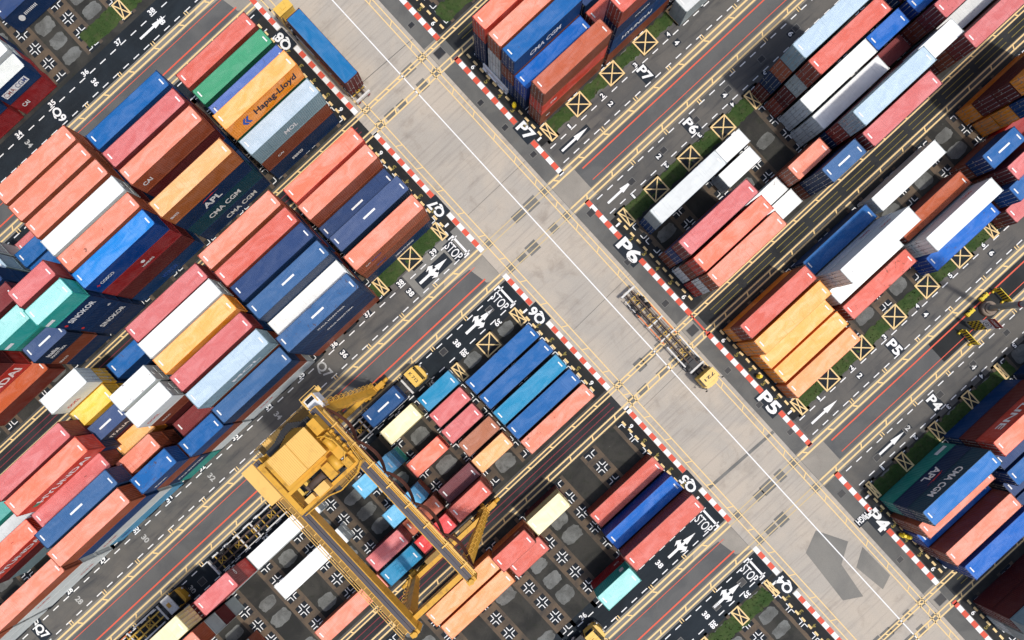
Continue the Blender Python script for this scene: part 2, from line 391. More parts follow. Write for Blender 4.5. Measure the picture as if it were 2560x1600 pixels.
# red and white kerb line
KP = [(-63.5, -41.9), (-38.3, -25.3), (-21.7, -15.2), (-10.0, -2.6), (1.7, 12.6), (16.2, 28.0), (31.9, 38.6), (43.9, 51.5), (55.3, 66.1), (69.5, 100)]
KQ = [(-66, -59.0), (-55.4, -42.2), (-38.3, -25.7), (-22.3, -14.9), (-10.2, -4.4), (-0.8, 12.4), (16.1, 28.8), (32.3, 38.6), (43.9, 49.1), (52.7, 66.0)]
for lst, s0, s1, ph in ((KP, 26.07, 26.82, 0), (KQ, 9.9, 10.62, 1)):
    for a, b in lst:
        n = max(2, round((b-a)/1.03)); d = (b-a)/n
        for i in range(n):
            gquad('kerb_line_red|p_kerb_red' if (i+ph) % 2 == 0 else 'kerb_line_white|p_white', s0, a+i*d, s1, a+(i+1)*d, PZ)
gline('kerb_line_red|p_kerb_red', (26.4, 12.6), (26.4, 16.2), 0.25, PZ)
# road lines
def road_dash(key, s, t0, t1, w): gquad(key, s-w/2, t0, s+w/2, t1, PZ)
road_dash('road_centre_line|p_white', 18.86, TMIN, TMAX, 0.17)
for s in (11.2, 12.13): road_dash('road_edge_lines|p_yellow', s, TMIN, TMAX, 0.16)
for s in (22.43, 23.22): road_dash('road_edge_lines|p_yellow', s, TMIN, TMAX, 0.16)
t = -84.0
while t < 90:
    gline('road_edge_lines|p_yellow', (11.28, t), (12.05, t+0.42), 0.15, PZ+0.004)
    gline('road_edge_lines|p_yellow', (22.51, t), (23.14, t-0.42), 0.15, PZ+0.004)
    t += 4.48
# crane track lines, across the road too
for c in WIDE:
    for off, w in ((-2.8, 0.26), (-2.02, 0.26), (2.05, 0.24), (2.8, 0.24)):
        gquad('track_lines|p_yellow', SMIN, c+off-w/2, 9.85, c+off+w/2, PZ); gquad('track_lines|p_yellow', 24.0, c+off-w/2, SMAX, c+off+w/2, PZ)
        gquad('worn_track_lines|p_yellow_old', 9.85, c+off-0.08, 24.0, c+off+0.08, PZ-0.004)
    s = -130.0 + 0.05
    while s < 140:
        if s < 9.5 or s > 24.5:
            gline('track_lines|p_yellow', (s-0.14, c-2.68), (s+0.34, c-2.14), 0.2, PZ+0.004)
            gline('track_lines|p_yellow', (s+2.0, c+2.17), (s+1.6, c+2.7), 0.2, PZ+0.004)
        s += 5.0
    for sd, s0, s1 in (('Q', SMIN, 7.8), ('P', 29.2, SMAX)):
        thick = {'Q': (-1.25, 1.05), 'P': (-1.1, 1.1)}[sd]
        for off, w in ((thick[0], 0.10 if sd == 'Q' else 0.20), (thick[1], 0.22 if sd == 'Q' else 0.11)):
            gquad('red_track_lines|p_red', s0, c+off-w/2, s1, c+off+w/2, PZ)
for ci, c in enumerate(NARROW):
    for off, w in ((-1.75, 0.2), (-1.22, 0.2), (1.3, 0.22), (2.02, 0.22)):
        gquad('track_lines|p_yellow', SMIN, c+off-w/2, SMAX, c+off+w/2, PZ)
    s = -130.0
    while s < 140:
        gline('track_lines|p_yellow', (s, c-1.68), (s+0.25, c-1.28), 0.2, PZ+0.004); gline('track_lines|p_yellow', (s+1.2, c+1.38), (s+0.9, c+1.95), 0.2, PZ+0.004)
        s += 4.42 if abs(s-18) > 9 else 2.21
    for off in (-0.38, 0.42):
        gquad('dull_red_track_lines|p_red_dim', SMIN, c+off-0.06, 9.0, c+off+0.06, PZ)
        s = 29.0
        while s < 140:
            gquad('dim_track_lines|p_yellow_dim', s, c+off-0.05, s+5.6, c+off+0.05, PZ); s += 6.6
# dashes, ticks and lane numbers
for c in WIDE:
    for off in (-6.42, -3.6, 3.66, 6.45):
        for s0, s1, ph in ((-130, 9.0, -0.62), (27.2, 140, 0.52)):
            s = s0 + ph
            while s < s1-1.0:
                gquad('lane_dashes|p_white', s, c+off-0.075, s+1.08, c+off+0.075, PZ); s += 2.037
    for i in range(-20, 22):
        for base, lim in ((1.8, (-130, 8)), (28.62, (29, 140))):
            s = base + 6.6*i
            if lim[0] < s < lim[1]:
                for ds in (-0.2, 0.2):
                    for off in (-3.32, 3.32): gquad('track_ticks|p_yellow', s+ds-0.07, c+off-0.32, s+ds+0.07, c+off+0.32, PZ+0.004)
QN = {-66.6: (38, 24), -12.7: (39, 24), 41.2: (39, 30)}
def digits_box(key, txt, s, t, read, up, w, h, backing=True):
    if backing:
        a, b = (w/2+0.14, h/2+0.14)
        if read[1] == 's': gquad('number_backing|p_black', s-a, t-b, s+a, t+b, Z4)
        else: gquad('number_backing|p_black', s-b, t-a, s+b, t+a, Z4)
    gtext(key, txt, s, t, read, up, w, h, PZ+0.008)
for c in WIDE:
    for k in range(39, 24, -1):
        s = 5.1 - 6.61*(39-k)
        digits_box('lane_numbers|p_white', str(k), s-0.25, c-6.98, '+s', '-t', 1.05, 0.82, True)
        digits_box('lane_numbers|p_white', str(k), s-0.25, c+6.98, '-s', '+t', 1.05, 0.82, False)
        if k % 2 == 0:
            for o in (-5.05, 5.05): digits_box('old_lane_numbers|' + ('p_white' if k > 35 else 'p_white_old'), str(k), s-0.1, c+o+0.1, '+t', '+s', 1.15, 0.85, k > 35)
    for k in range(1, 14):
        s = 31.85 + 6.58*(k-1)
        digits_box('lane_numbers|p_white', str(k), s+0.1, c-6.95, '+s', '-t', 0.3 if k == 1 else 0.5, 0.72)
        digits_box('lane_numbers|p_white', str(k), s+0.1, c+6.95, '-s', '+t', 0.3 if k == 1 else 0.5, 0.72)
        if k % 2 == 0:
            for o in (-5.2, 5.2): digits_box('lane_numbers|p_white', str(k), s+0.2, c+o, '+t', '+s', 0.6, 0.8)
# block names
def name_kerb(txt, t, side, w, h, s=None):
    s = s if s is not None else (26.35 if side == 'P' else 9.75)
    gquad('number_backing|p_black', s-h/2-0.25, t-w/2-0.3, s+h/2+0.3, t+w/2+0.3, Z4+0.002)
    gtext('block_names|p_white', txt, s, t, '+t' if side == 'P' else '-t', '+s' if side == 'P' else '-s', w, h, PZ+0.008, 0.035)
name_kerb('P7', -23.45, 'P', 2.75, 1.75, 26.75); name_kerb('P6', -0.35, 'P', 3.9, 2.1, 26.15); name_kerb('P5', 29.9, 'P', 3.5, 2.0, 26.2); name_kerb('P4', 53.35, 'P', 3.5, 2.0, 26.35)
name_kerb('Q8', -57.2, 'Q', 2.75, 1.75, 9.55); name_kerb('Q7', -24.05, 'Q', 2.75, 1.75, 9.6); name_kerb('Q6', -2.55, 'Q', 2.75, 1.75, 9.85); name_kerb('Q5', 30.5, 'Q', 2.75, 1.75, 9.55); name_kerb('Q4', 50.9, 'Q', 2.75, 1.75, 9.95)
gquad('number_backing|p_black', 23.55, 51.0, 27.0, 52.3, Z4+0.002)
gtext('block_names|p_white', 'HIGH', 24.75, 51.55, '-s', '+t', 1.9, 1.0, PZ+0.008, 0.03); gtext('block_names|p_white', '5', 26.45, 51.5, '-s', '+t', 0.6, 1.05, PZ+0.008, 0.03)
def name_lane(txt, s, t, pale=False):
    gquad('number_backing|p_black', s-0.95, t-1.3, s+0.95, t+1.4, Z4+0.002)
    gtext('block_names|' + ('p_white_old' if pale else 'p_white'), txt, s, t, '+t', '+s', 2.3, 1.5, PZ+0.008, 0.03)
for txt, s, t in (('P7', 45.3, -17.8), ('P6', 45.1, -7.55), ('P5', 45.2, 36.4), ('P4', 44.0, 46.35), ('Q9', -22.0, -71.7), ('Q7', -74.9, -18.05), ('Q8', -22, -61.2)): name_lane(txt, s, t)
gtext('old_lane_numbers|p_white_old', 'Q7', -18.6, -18.0, '+t', '+s', 2.5, 1.7, PZ+0.008, 0.02)
# row numbers beside the kerb
for base, sg, tags in ((-58.5, 1, '8'), (-21.25, -1, '7'), (-4.25, 1, '6'), (32.95, -1, '5'), (49.7, 1, '4'), (87.0, -1, '3')):
    for r in range(1, 7):
        t = base + sg*2.86*(r-1)
        key = 'row_numbers|p_white' if r in (1, 6) else 'dim_row_numbers|p_yellow_dim'
        gtext(key, str(r), 27.45, t, '+t', '+s', 0.3 if r == 1 else 0.5, 0.75, PZ+0.008); gtext(key, str(r), 8.95, t, '-t', '-s', 0.3 if r == 1 else 0.5, 0.75, PZ+0.008)
# stop boxes, arrows
def stop_box(t):
    gquad('number_backing|p_black', 6.35, t-1.65, 8.0, t+1.65, Z4)
    gtext('stop_markings|p_white', 'STOP', 7.15, t, '+t', '+s', 2.75, 1.45, PZ+0.008, 0.005)
    gquad('stop_markings|p_white', 8.3, t-1.85, 8.62, t+1.85, PZ)
    for d in (-1, 1): gquad('stop_markings|p_white', 7.65, t+d*1.75-0.1, 8.3, t+d*1.75+0.1, PZ)
def arrow3(s, t, back):
    if back: gquad('number_backing|p_black', s-2.6, t-0.95, s+3.3, t+0.95, Z4)
    k = 'lane_arrows|p_white'; z = PZ+0.004
    gpoly(k, [(s-2.4, t-0.2), (s+0.6, t-0.2), (s+0.6, t+0.2), (s-2.4, t+0.2)], z)
    gpoly(k, [(s+0.9, t-0.42), (s+3.0, t), (s+0.9, t+0.42)], z); gpoly(k, [(s+0.6, t-0.16), (s+0.9, t-0.16), (s+0.9, t+0.16), (s+0.6, t+0.16)], z)
    for d in (-1, 1):
        gpoly(k, [(s-0.5, t+d*0.2), (s+0.35, t+d*0.2), (s+0.62, t+d*0.62), (s-0.05, t+d*0.62)], z)
        gpoly(k, [(s-0.62, t+d*0.62), (s+0.85, t+d*0.62), (s+0.15, t+d*1.02)], z)
def arrow1(s, t, back):
    if back: gquad('number_backing|p_black', s-2.7, t-0.5, s+2.8, t+0.5, Z4)
    k = 'lane_arrows|p_white'
    gpoly(k, [(s-2.5, t-0.17), (s+0.2, t-0.17), (s+0.2, t+0.17), (s-2.5, t+0.17)], PZ); gpoly(k, [(s+0.2, t-0.42), (s+2.6, t), (s+0.2, t+0.42)], PZ)
for t in (-17.75, -7.8, 36.35, 46.2): stop_box(t)
arrow3(2.7, -17.66, True); arrow3(2.7, -7.7, False); arrow3(2.4, 36.45, False); arrow3(2.4, 46.3, False)
arrow1(31.2, -17.7, True); arrow1(31.0, -7.55, False); arrow1(31.2, 36.35, False); arrow1(35.3, 46.4, True); arrow3(2.7, -61.6, False)
arrow1(-3.2, -71.7, False)
# dark repair squares where tracks cross the road lines
rr = random.Random(3)
for c in WIDE + NARROW:
    d = 2.42 if c in WIDE else 1.5
    for s in (11.66, 22.83):
        for q in (-d, d): gquad('asphalt_patches|patch', s-0.62, c+q-0.62, s+0.62, c+q+0.62, Z3)
    for s in (13.9, 16.0, 17.7, 20.2):
        for q in (-d, d):
            if rr.random() < 0.75:
                w = rr.uniform(0.6, 1.1); h = rr.uniform(0.5, 0.85)
                gquad('asphalt_patches|patch', s-w, c+q-h, s+w, c+q+h, Z3)
# repaired areas and a seam across the concrete
gpoly('repaired_areas|band_grey', [(15.3, 49.6), (18.6, 48.2), (21.0, 52.6), (18.0, 54.4), (17.2, 60.0), (14.6, 58.4)], Z3)
gpoly('repaired_areas|band_grey', [(19.3, 56.2), (22.0, 54.6), (22.2, 60.4), (20.0, 61.2)], Z3)
gline('road_seams|patch', (11.0, 33.0), (23.8, 33.4), 0.45, Z4); gline('road_seams|shoulder', (12.3, 2.6), (23.8, 2.3), 0.06, Z4)
gline('road_seams|shoulder', (12.4, -45.0), (23.7, -44.6), 0.1, Z4); gline('road_seams|shoulder', (12.2, -20.2), (23.7, -20.3), 0.06, Z4); gline('road_seams|shoulder', (12.2, 17.8), (23.7, 17.6), 0.05, Z4)
# rows: concrete strips, gravel beds, black pads with white corner marks
ROW1 = {'Q9': (-76.75, -2.9), 'Q8': (-58.5, 2.87), 'Q7': (-21.25, -2.87), 'Q6': (-4.25, 2.85), 'Q5': (32.95, -2.85), 'Q4': (49.7, 2.85),
        'P8': (-58.5, 2.87), 'P7': (-21.25, -2.87), 'P6': (-4.25, 2.85), 'P5': (32.95, -2.85), 'P4': (49.7, 2.85), 'P3': (87., -2.87)}
def gbed(s, t, a, b, seed):
    q = random.Random(seed); n = 22; pts = []
    for i in range(n):
        th = 2*math.pi*i/n; cx, sy = math.cos(th), math.sin(th)
        m = (abs(cx)**4 + abs(sy)**4)**-0.25
        k = m*q.uniform(0.86, 1.02)
        pts.append((s + a*k*cx, t + b*k*sy))
    gpoly('gravel_beds|gravel', pts, Z2)
for b, (t1, dt) in ROW1.items():
    ta, tb = sorted((t1-dt*0.55, t1+dt*5.6))
    if b[0] == 'Q': bnd = [1.8-6.6*i for i in range(-1, 15)]; lo, hi = -90, 9
    else: bnd = [28.62+6.58*i for i in range(0, 11)]; lo, hi = 28, 95
    for i, s in enumerate(bnd):
        gquad('concrete_strips|strip', max(lo, s-1.5), ta, min(s+1.5, hi) if b[0] == 'P' else min(s+1.5, 7.5), tb, Z1) if (s-1.5 < (7.5 if b[0] == 'Q' else hi)) else None
        for k in range(0, 7):
            tj = t1 + dt*(k-0.5)
            if b[0] == 'Q' and s > 7.5: ds = (-1,)
            elif b[0] == 'P' and i == 0: ds = (1,)
            else: ds = (-1, 1)
            dts = (-1, 1) if 0 < k < 6 else ((1,) if (k == 0) == (dt > 0) else (-1,))
            gquad('crossing_pads|pad', s-(0.95 if -1 in ds else 0.25), tj-(0.95 if -1 in dts else 0.25), s+(0.95 if 1 in ds else 0.25), tj+(0.95 if 1 in dts else 0.25), Z3)
            for x in ds:
                for y in dts:
                    gquad('corner_marks|p_white', min(s+x*0.22, s+x*0.92), tj+y*0.22-0.06, max(s+x*0.22, s+x*0.92), tj+y*0.22+0.06, PZ)
                    gquad('corner_marks|p_white', s+x*0.22-0.06, min(tj+y*0.28, tj+y*0.92), s+x*0.22+0.06, max(tj+y*0.28, tj+y*0.92), PZ)
        sc = s + (3.3 if b[0] == 'P' else -3.3)
        for r in range(6):
            if random.random() < (0.78 if b != 'Q5' else 0.45):
                gbed(sc, t1+dt*r, 1.6*random.uniform(0.85, 1.05), 1.05*random.uniform(0.8, 1.12), hash((b[0], i, r)) if False else i*31+r*7+int(t1*10))
XB = [(s, t, a, b) for t in (-21.05, -4.2) for s, a, b in ((29.15, 1.25, 2.75), (35.1, 2.9, 2.65), (41.75, 2.9, 2.65), (48.4, 2.9, 2.65), (54.3, 1.3, 2.75))]
XB += [(29.05, 33.15, 1.25, 2.75), (67.1, 33.3, 1.3, 2.7)] + [(s, 33.1, 2.8, 2.7) for s in (34.85, 41.5, 48.15, 54.7, 61.25)]
XB += [(28.8, 49.5, 0.8, 2.8), (34.9, 49.6, 1.55, 2.75), (41.5, 49.6, 1.55, 2.75), (48.1, 49.6, 1.55, 2.75), (54.3, 49.6, 0.8, 2.75)]
XB += [(7.5, -21.35, 1.2, 2.75), (1.66, -21.3, 2.8, 2.65), (-4.2, -21.3, 1.25, 2.7), (7.6, -4.35, 1.25, 2.7), (1.7, -4.25, 2.8, 2.65), (-4.1, -4.2, 1.25, 2.7)]
XB += [(8.1, 49.9, 0.8, 2.8), (2.0, 49.75, 1.5, 2.7), (-4.5, 49.75, 1.4, 2.7), (-4.8, -76.7, 1.5, 2.9)]
def in_box(s, t): return any(abs(s-x[0]) < x[2]/2+0.1 and abs(t-x[1]) < x[3]/2+0.1 for x in XB)
# grass in the first row of several blocks
GR = [('P7', 29.0, 62, -22.3, -20.4), ('P6', 29.3, 60, -5.3, -3.0), ('P5', 29.2, 70, 32.0, 34.0), ('P4', 28.8, 56, 48.9, 51.2), ('Q7', -5.5, 7.6, -22.6, -20.4), ('Q4', -12, 7.4, 48.9, 51.4), ('Q9', -12, -1.5, -78.2, -75.6), ('P8', 28.8, 50, -45.6, -42.9)]
gm = bmesh.new()
for nm, s0, s1, t0, t1 in GR:
    ns = max(2, int((s1-s0)/0.5)); ntt = 6; grid = {}
    for i in range(ns+1):
        for j in range(ntt+1):
            e = (i in (0, ns)) or (j in (0, ntt))
            s = s0+(s1-s0)*i/ns; t = t0+(t1-t0)*j/ntt
            if e: s += random.uniform(-.14, .14); t += random.uniform(-.2, .2)
            grid[i, j] = gm.verts.new(W(s, t, 0.018 if e else 0.03+random.uniform(0, .06)))
    for i in range(ns):
        for j in range(ntt): gm.faces.new((grid[i, j], grid[i, j+1], grid[i+1, j+1], grid[i+1, j]))
    for i in range(int((s1-s0)*(t1-t0)*9)):
        gs, gt = random.uniform(s0, s1), random.uniform(t0, t1)
        if in_box(gs, gt): continue
        p = W(gs, gt, 0.03); a = random.uniform(0, 6.28); h = random.uniform(.06, .22); w = random.uniform(.05, .16)
        q = Vector((math.cos(a), math.sin(a), 0))*w; l = Vector((random.uniform(-.1, .1), random.uniform(-.1, .1), h))
        gm.faces.new([gm.verts.new(v) for v in (p-q, p+q, p+l)])
bmesh.ops.recalc_face_normals(gm, faces=gm.faces)
tag(obj('grass', mesh_from(gm, 'grass'), [M['grass']]), 'short green grass in the strips beside the truck lanes', 'grass', kind='stuff')
# painted yellow X boxes standing on black pads
def xbox(s, t, a, b, w=0.2):
    k = 'yellow_box_markings|p_yellow'; z = PZ+0.07
    gquad('box_pads|pad', s-a/2, t-b/2, s+a/2, t+b/2, 0.080)
    for q in (-1, 1):
        gquad(k, s-a/2, t+q*(b/2-w/2)-w/2, s+a/2, t+q*(b/2-w/2)+w/2, z)
        gquad(k, s+q*(a/2-w/2)-w/2, t-b/2+w, s+q*(a/2-w/2)+w/2, t+b/2-w, z)
    gline(k, (s-a/2+w*.8, t-b/2+w*.8), (s+a/2-w*.8, t+b/2-w*.8), w*0.85, z+0.004); gline(k, (s-a/2+w*.8, t+b/2-w*.8), (s+a/2-w*.8, t-b/2+w*.8), w*0.85, z+0.008)
for x in XB: xbox(*x)
for key, bm in GB.items():
    nm, mt = key.split('|')
    bmesh.ops.recalc_face_normals(bm, faces=bm.faces)
    for f in bm.faces:
        if f.normal.z < 0: f.normal_flip()
    o = obj(nm, mesh_from(bm, nm), [M[mt]]); tag(o, kind='structure')
    if nm == 'gravel_beds': tag(o, 'grey gravel beds between the concrete strips', 'gravel', kind='stuff')

# ================================================================== CONTAINERS
WID, CL = 2.438, {40: 12.19, 20: 6.06}
def corr_x(bm, x0, x1, y, z0, z1, depth, sgn, pitch=0.28):
    """corrugated wall along x; waves go inwards."""
    n = int((x1-x0)/pitch); d = (x1-x0)/n; prof = [(x0, 0)]
    for i in range(n):
        a = x0+i*d
        prof += [(a+d*.25, 0), (a+d*.5, -depth), (a+d*.75, -depth), (a+d, 0)]
    lo = [bm.verts.new((x, y+sgn*q, z0)) for x, q in prof]; hi = [bm.verts.new((x, y+sgn*q, z1)) for x, q in prof]
    for i in range(len(prof)-1):
        f = (lo[i], lo[i+1], hi[i+1], hi[i]); bm.faces.new(f if sgn < 0 else f[::-1])
def corr_y(bm, y0, y1, x, z0, z1, depth, sgn, pitch=0.26):
    n = int((y1-y0)/pitch); d = (y1-y0)/n; prof = [(y0, 0)]
    for i in range(n):
        a = y0+i*d
        prof += [(a+d*.25, 0), (a+d*.5, -depth), (a+d*.75, -depth), (a+d, 0)]
    lo = [bm.verts.new((x+sgn*q, y, z0)) for y, q in prof]; hi = [bm.verts.new((x+sgn*q, y, z1)) for y, q in prof]
    for i in range(len(prof)-1):
        f = (lo[i], lo[i+1], hi[i+1], hi[i]); bm.faces.new(f if sgn > 0 else f[::-1])
_CM = {}
def cmesh(part, L, h, kind='dry'):
    key = (part, L, h, kind)
    if key in _CM: return _CM[key]
    bm = bmesh.new(); l, w = CL[L]/2, WID/2
    dp = 0.036 if kind == 'dry' else 0.012
    if part == 'walls':
        for sg in (-1, 1): corr_x(bm, -l+.16, l-.16, sg*(w-.012), .17, h-.12, dp, sg)
        corr_y(bm, -w+.16, w-.16, l-.02, .17, h-.12, dp, 1)
        vs = [bm.verts.new(p) for p in ((-l+.1, -w+.1, .09), (l-.1, -w+.1, .09), (l-.1, w-.1, .09), (-l+.1, w-.1, .09))]
        bm.faces.new(vs[::-1])
    elif part == 'frame':
        for sx in (-1, 1):
            for sy in (-1, 1):
                box(bm, sx*l-(.16 if sx > 0 else 0), sy*w-(.14 if sy > 0 else 0), .118, sx*l+(.16 if sx < 0 else 0), sy*w+(.14 if sy < 0 else 0), h-.118)
                for z in (0, h-.118):
                    box(bm, sx*l-(.178 if sx > 0 else -.004), sy*w-(.162 if sy > 0 else -.004), z, sx*l+(.178 if sx < 0 else .004), sy*w+(.162 if sy < 0 else .004), z+.118)
        for sy in (-1, 1):
            y = sy*(w-.03)
            box(bm, -l+.178, y-.03, .02, l-.178, y+.03, .17); box(bm, -l+.178, y-.03, h-.12, l-.178, y+.03, h-.06)
        for sx in (-1, 1):
            x = sx*(l-.05)
            box(bm, x-.05, -w+.162, .02, x+.05, w-.162, .17); box(bm, x-.05, -w+.162, h-.13, x+.05, w-.162, h-.045)
    elif part == 'roof':
        z = h-.05
        if kind == 'dry':
            n = int((2*l-.5)/.21); d = (2*l-.5)/n; prof = [(-l+.02, z), (-l+.25, z)]
            for i in range(n):
                a = -l+.25+i*d
                prof += [(a+d*.25, z), (a+d*.5, z-.022), (a+d*.75, z-.022), (a+d, z)]
            prof.append((l-.02, z))
        else:
            prof = [(-l+.02, z), (-l+.3, z)]; n = 12 if L == 40 else 6
            for i in range(n):
                a, d = -l+.3+i*(2*l-.6)/n, (2*l-.6)/n
                prof += [(a+d-.06, z), (a+d-.04, z+.012), (a+d, z+.012), (a+d+.001, z)]
            prof.append((l-.02, z))
        r0 = [bm.verts.new((x, -w+.03, q)) for x, q in prof]; r1 = [bm.verts.new((x, w-.03, q)) for x, q in prof]
        for i in range(len(prof)-1): bm.faces.new((r0[i], r0[i+1], r1[i+1], r1[i]))
    elif part == 'door':
        box(bm, -l+.01, .012, .17, -l+.055, w-.14, h-.13)
        for z in (.45, .85, 1.3, 1.75, 2.15):
            if z < h-.3: box(bm, -l+.0, .1, z-.05, -l+.01, w-.22, z+.05)
    elif part == 'bar':
        for y in (.32, .86):
            cyl(bm, (-l-.03, y, .12), (-l-.03, y, h-.1), .024, 6)
            for z in (.25, .95, 1.45, h-.28): box(bm, -l-.05, y-.06, z-.035, -l+.0, y+.06, z+.035)
            box(bm, -l-.06, y-.02, 1.08, -l-.03, y+.3, 1.13)
    elif part == 'label':
        for sx, sy in ((1, 1),):
            x = sx*(l-.55); y = sy*-.25
            vs = [bm.verts.new(p) for p in ((x-.09, y-.42, h-.036), (x+.09, y-.42, h-.036), (x+.09, y+.42, h-.036), (x-.09, y+.42, h-.036))]
            bm.faces.new(vs)
    elif part == 'panel':
        vs = [bm.verts.new(p) for p in ((-1.0, -.13, h-.036), (1.0, -.13, h-.036), (1.0, .13, h-.036), (-1.0, .13, h-.036))]; bm.faces.new(vs)
    elif part == 'unit':
        box(bm, l-.06, -w+.16, .2, l-.01, w-.16, h-.14); cyl(bm, (l-.01, 0, h-.75), (l+.03, 0, h-.75), .32, 14)
        box(bm, l-.01, -w+.3, .35, l+.03, -.1, 1.0); box(bm, l-.01, .1, .35, l+.03, w-.3, 1.1)
    if part != 'walls' and part not in ('roof', 'label', 'panel'): bmesh.ops.recalc_face_normals(bm, faces=bm.faces)
    me = mesh_from(bm, 'container_'+part)
    me.materials.append(M['mark'] if part in ('label', 'panel') else M['steel'] if part == 'bar' else M['roof'] if part == 'roof' else M['side'])
    _CM[key] = me
    return me
# colour code: (words for the label, roof colour, wall colour)
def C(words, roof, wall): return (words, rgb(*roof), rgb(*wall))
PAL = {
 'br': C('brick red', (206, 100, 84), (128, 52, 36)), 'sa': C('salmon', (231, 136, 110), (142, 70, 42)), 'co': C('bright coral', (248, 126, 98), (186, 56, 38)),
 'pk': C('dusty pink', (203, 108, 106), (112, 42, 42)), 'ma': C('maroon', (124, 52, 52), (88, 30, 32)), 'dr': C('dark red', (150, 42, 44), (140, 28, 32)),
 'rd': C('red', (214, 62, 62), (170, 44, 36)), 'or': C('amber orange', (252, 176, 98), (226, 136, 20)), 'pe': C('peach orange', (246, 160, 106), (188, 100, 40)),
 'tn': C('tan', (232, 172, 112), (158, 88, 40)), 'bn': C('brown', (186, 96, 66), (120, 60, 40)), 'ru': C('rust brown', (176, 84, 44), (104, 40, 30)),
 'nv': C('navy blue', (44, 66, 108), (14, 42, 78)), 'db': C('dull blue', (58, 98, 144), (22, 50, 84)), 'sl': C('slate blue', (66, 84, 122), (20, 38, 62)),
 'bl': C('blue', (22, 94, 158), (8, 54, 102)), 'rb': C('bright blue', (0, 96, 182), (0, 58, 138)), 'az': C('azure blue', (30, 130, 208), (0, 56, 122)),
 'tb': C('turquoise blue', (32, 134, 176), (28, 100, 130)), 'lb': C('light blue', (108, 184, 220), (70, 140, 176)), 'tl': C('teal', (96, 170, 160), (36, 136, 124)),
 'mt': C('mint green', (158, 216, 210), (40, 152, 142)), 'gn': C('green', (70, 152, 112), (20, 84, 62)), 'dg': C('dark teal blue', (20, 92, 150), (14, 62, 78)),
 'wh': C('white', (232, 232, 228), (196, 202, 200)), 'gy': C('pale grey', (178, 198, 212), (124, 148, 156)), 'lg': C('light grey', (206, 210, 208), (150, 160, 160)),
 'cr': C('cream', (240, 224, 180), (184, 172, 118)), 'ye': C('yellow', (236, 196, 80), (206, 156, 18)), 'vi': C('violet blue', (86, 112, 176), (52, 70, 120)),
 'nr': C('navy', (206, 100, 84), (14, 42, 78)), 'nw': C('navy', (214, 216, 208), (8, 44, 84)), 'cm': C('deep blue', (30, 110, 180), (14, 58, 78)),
 'by': C('rusty brown', (170, 108, 80), (110, 60, 44)), 'pu': C('plum red', (116, 64, 68), (88, 42, 44)),
}
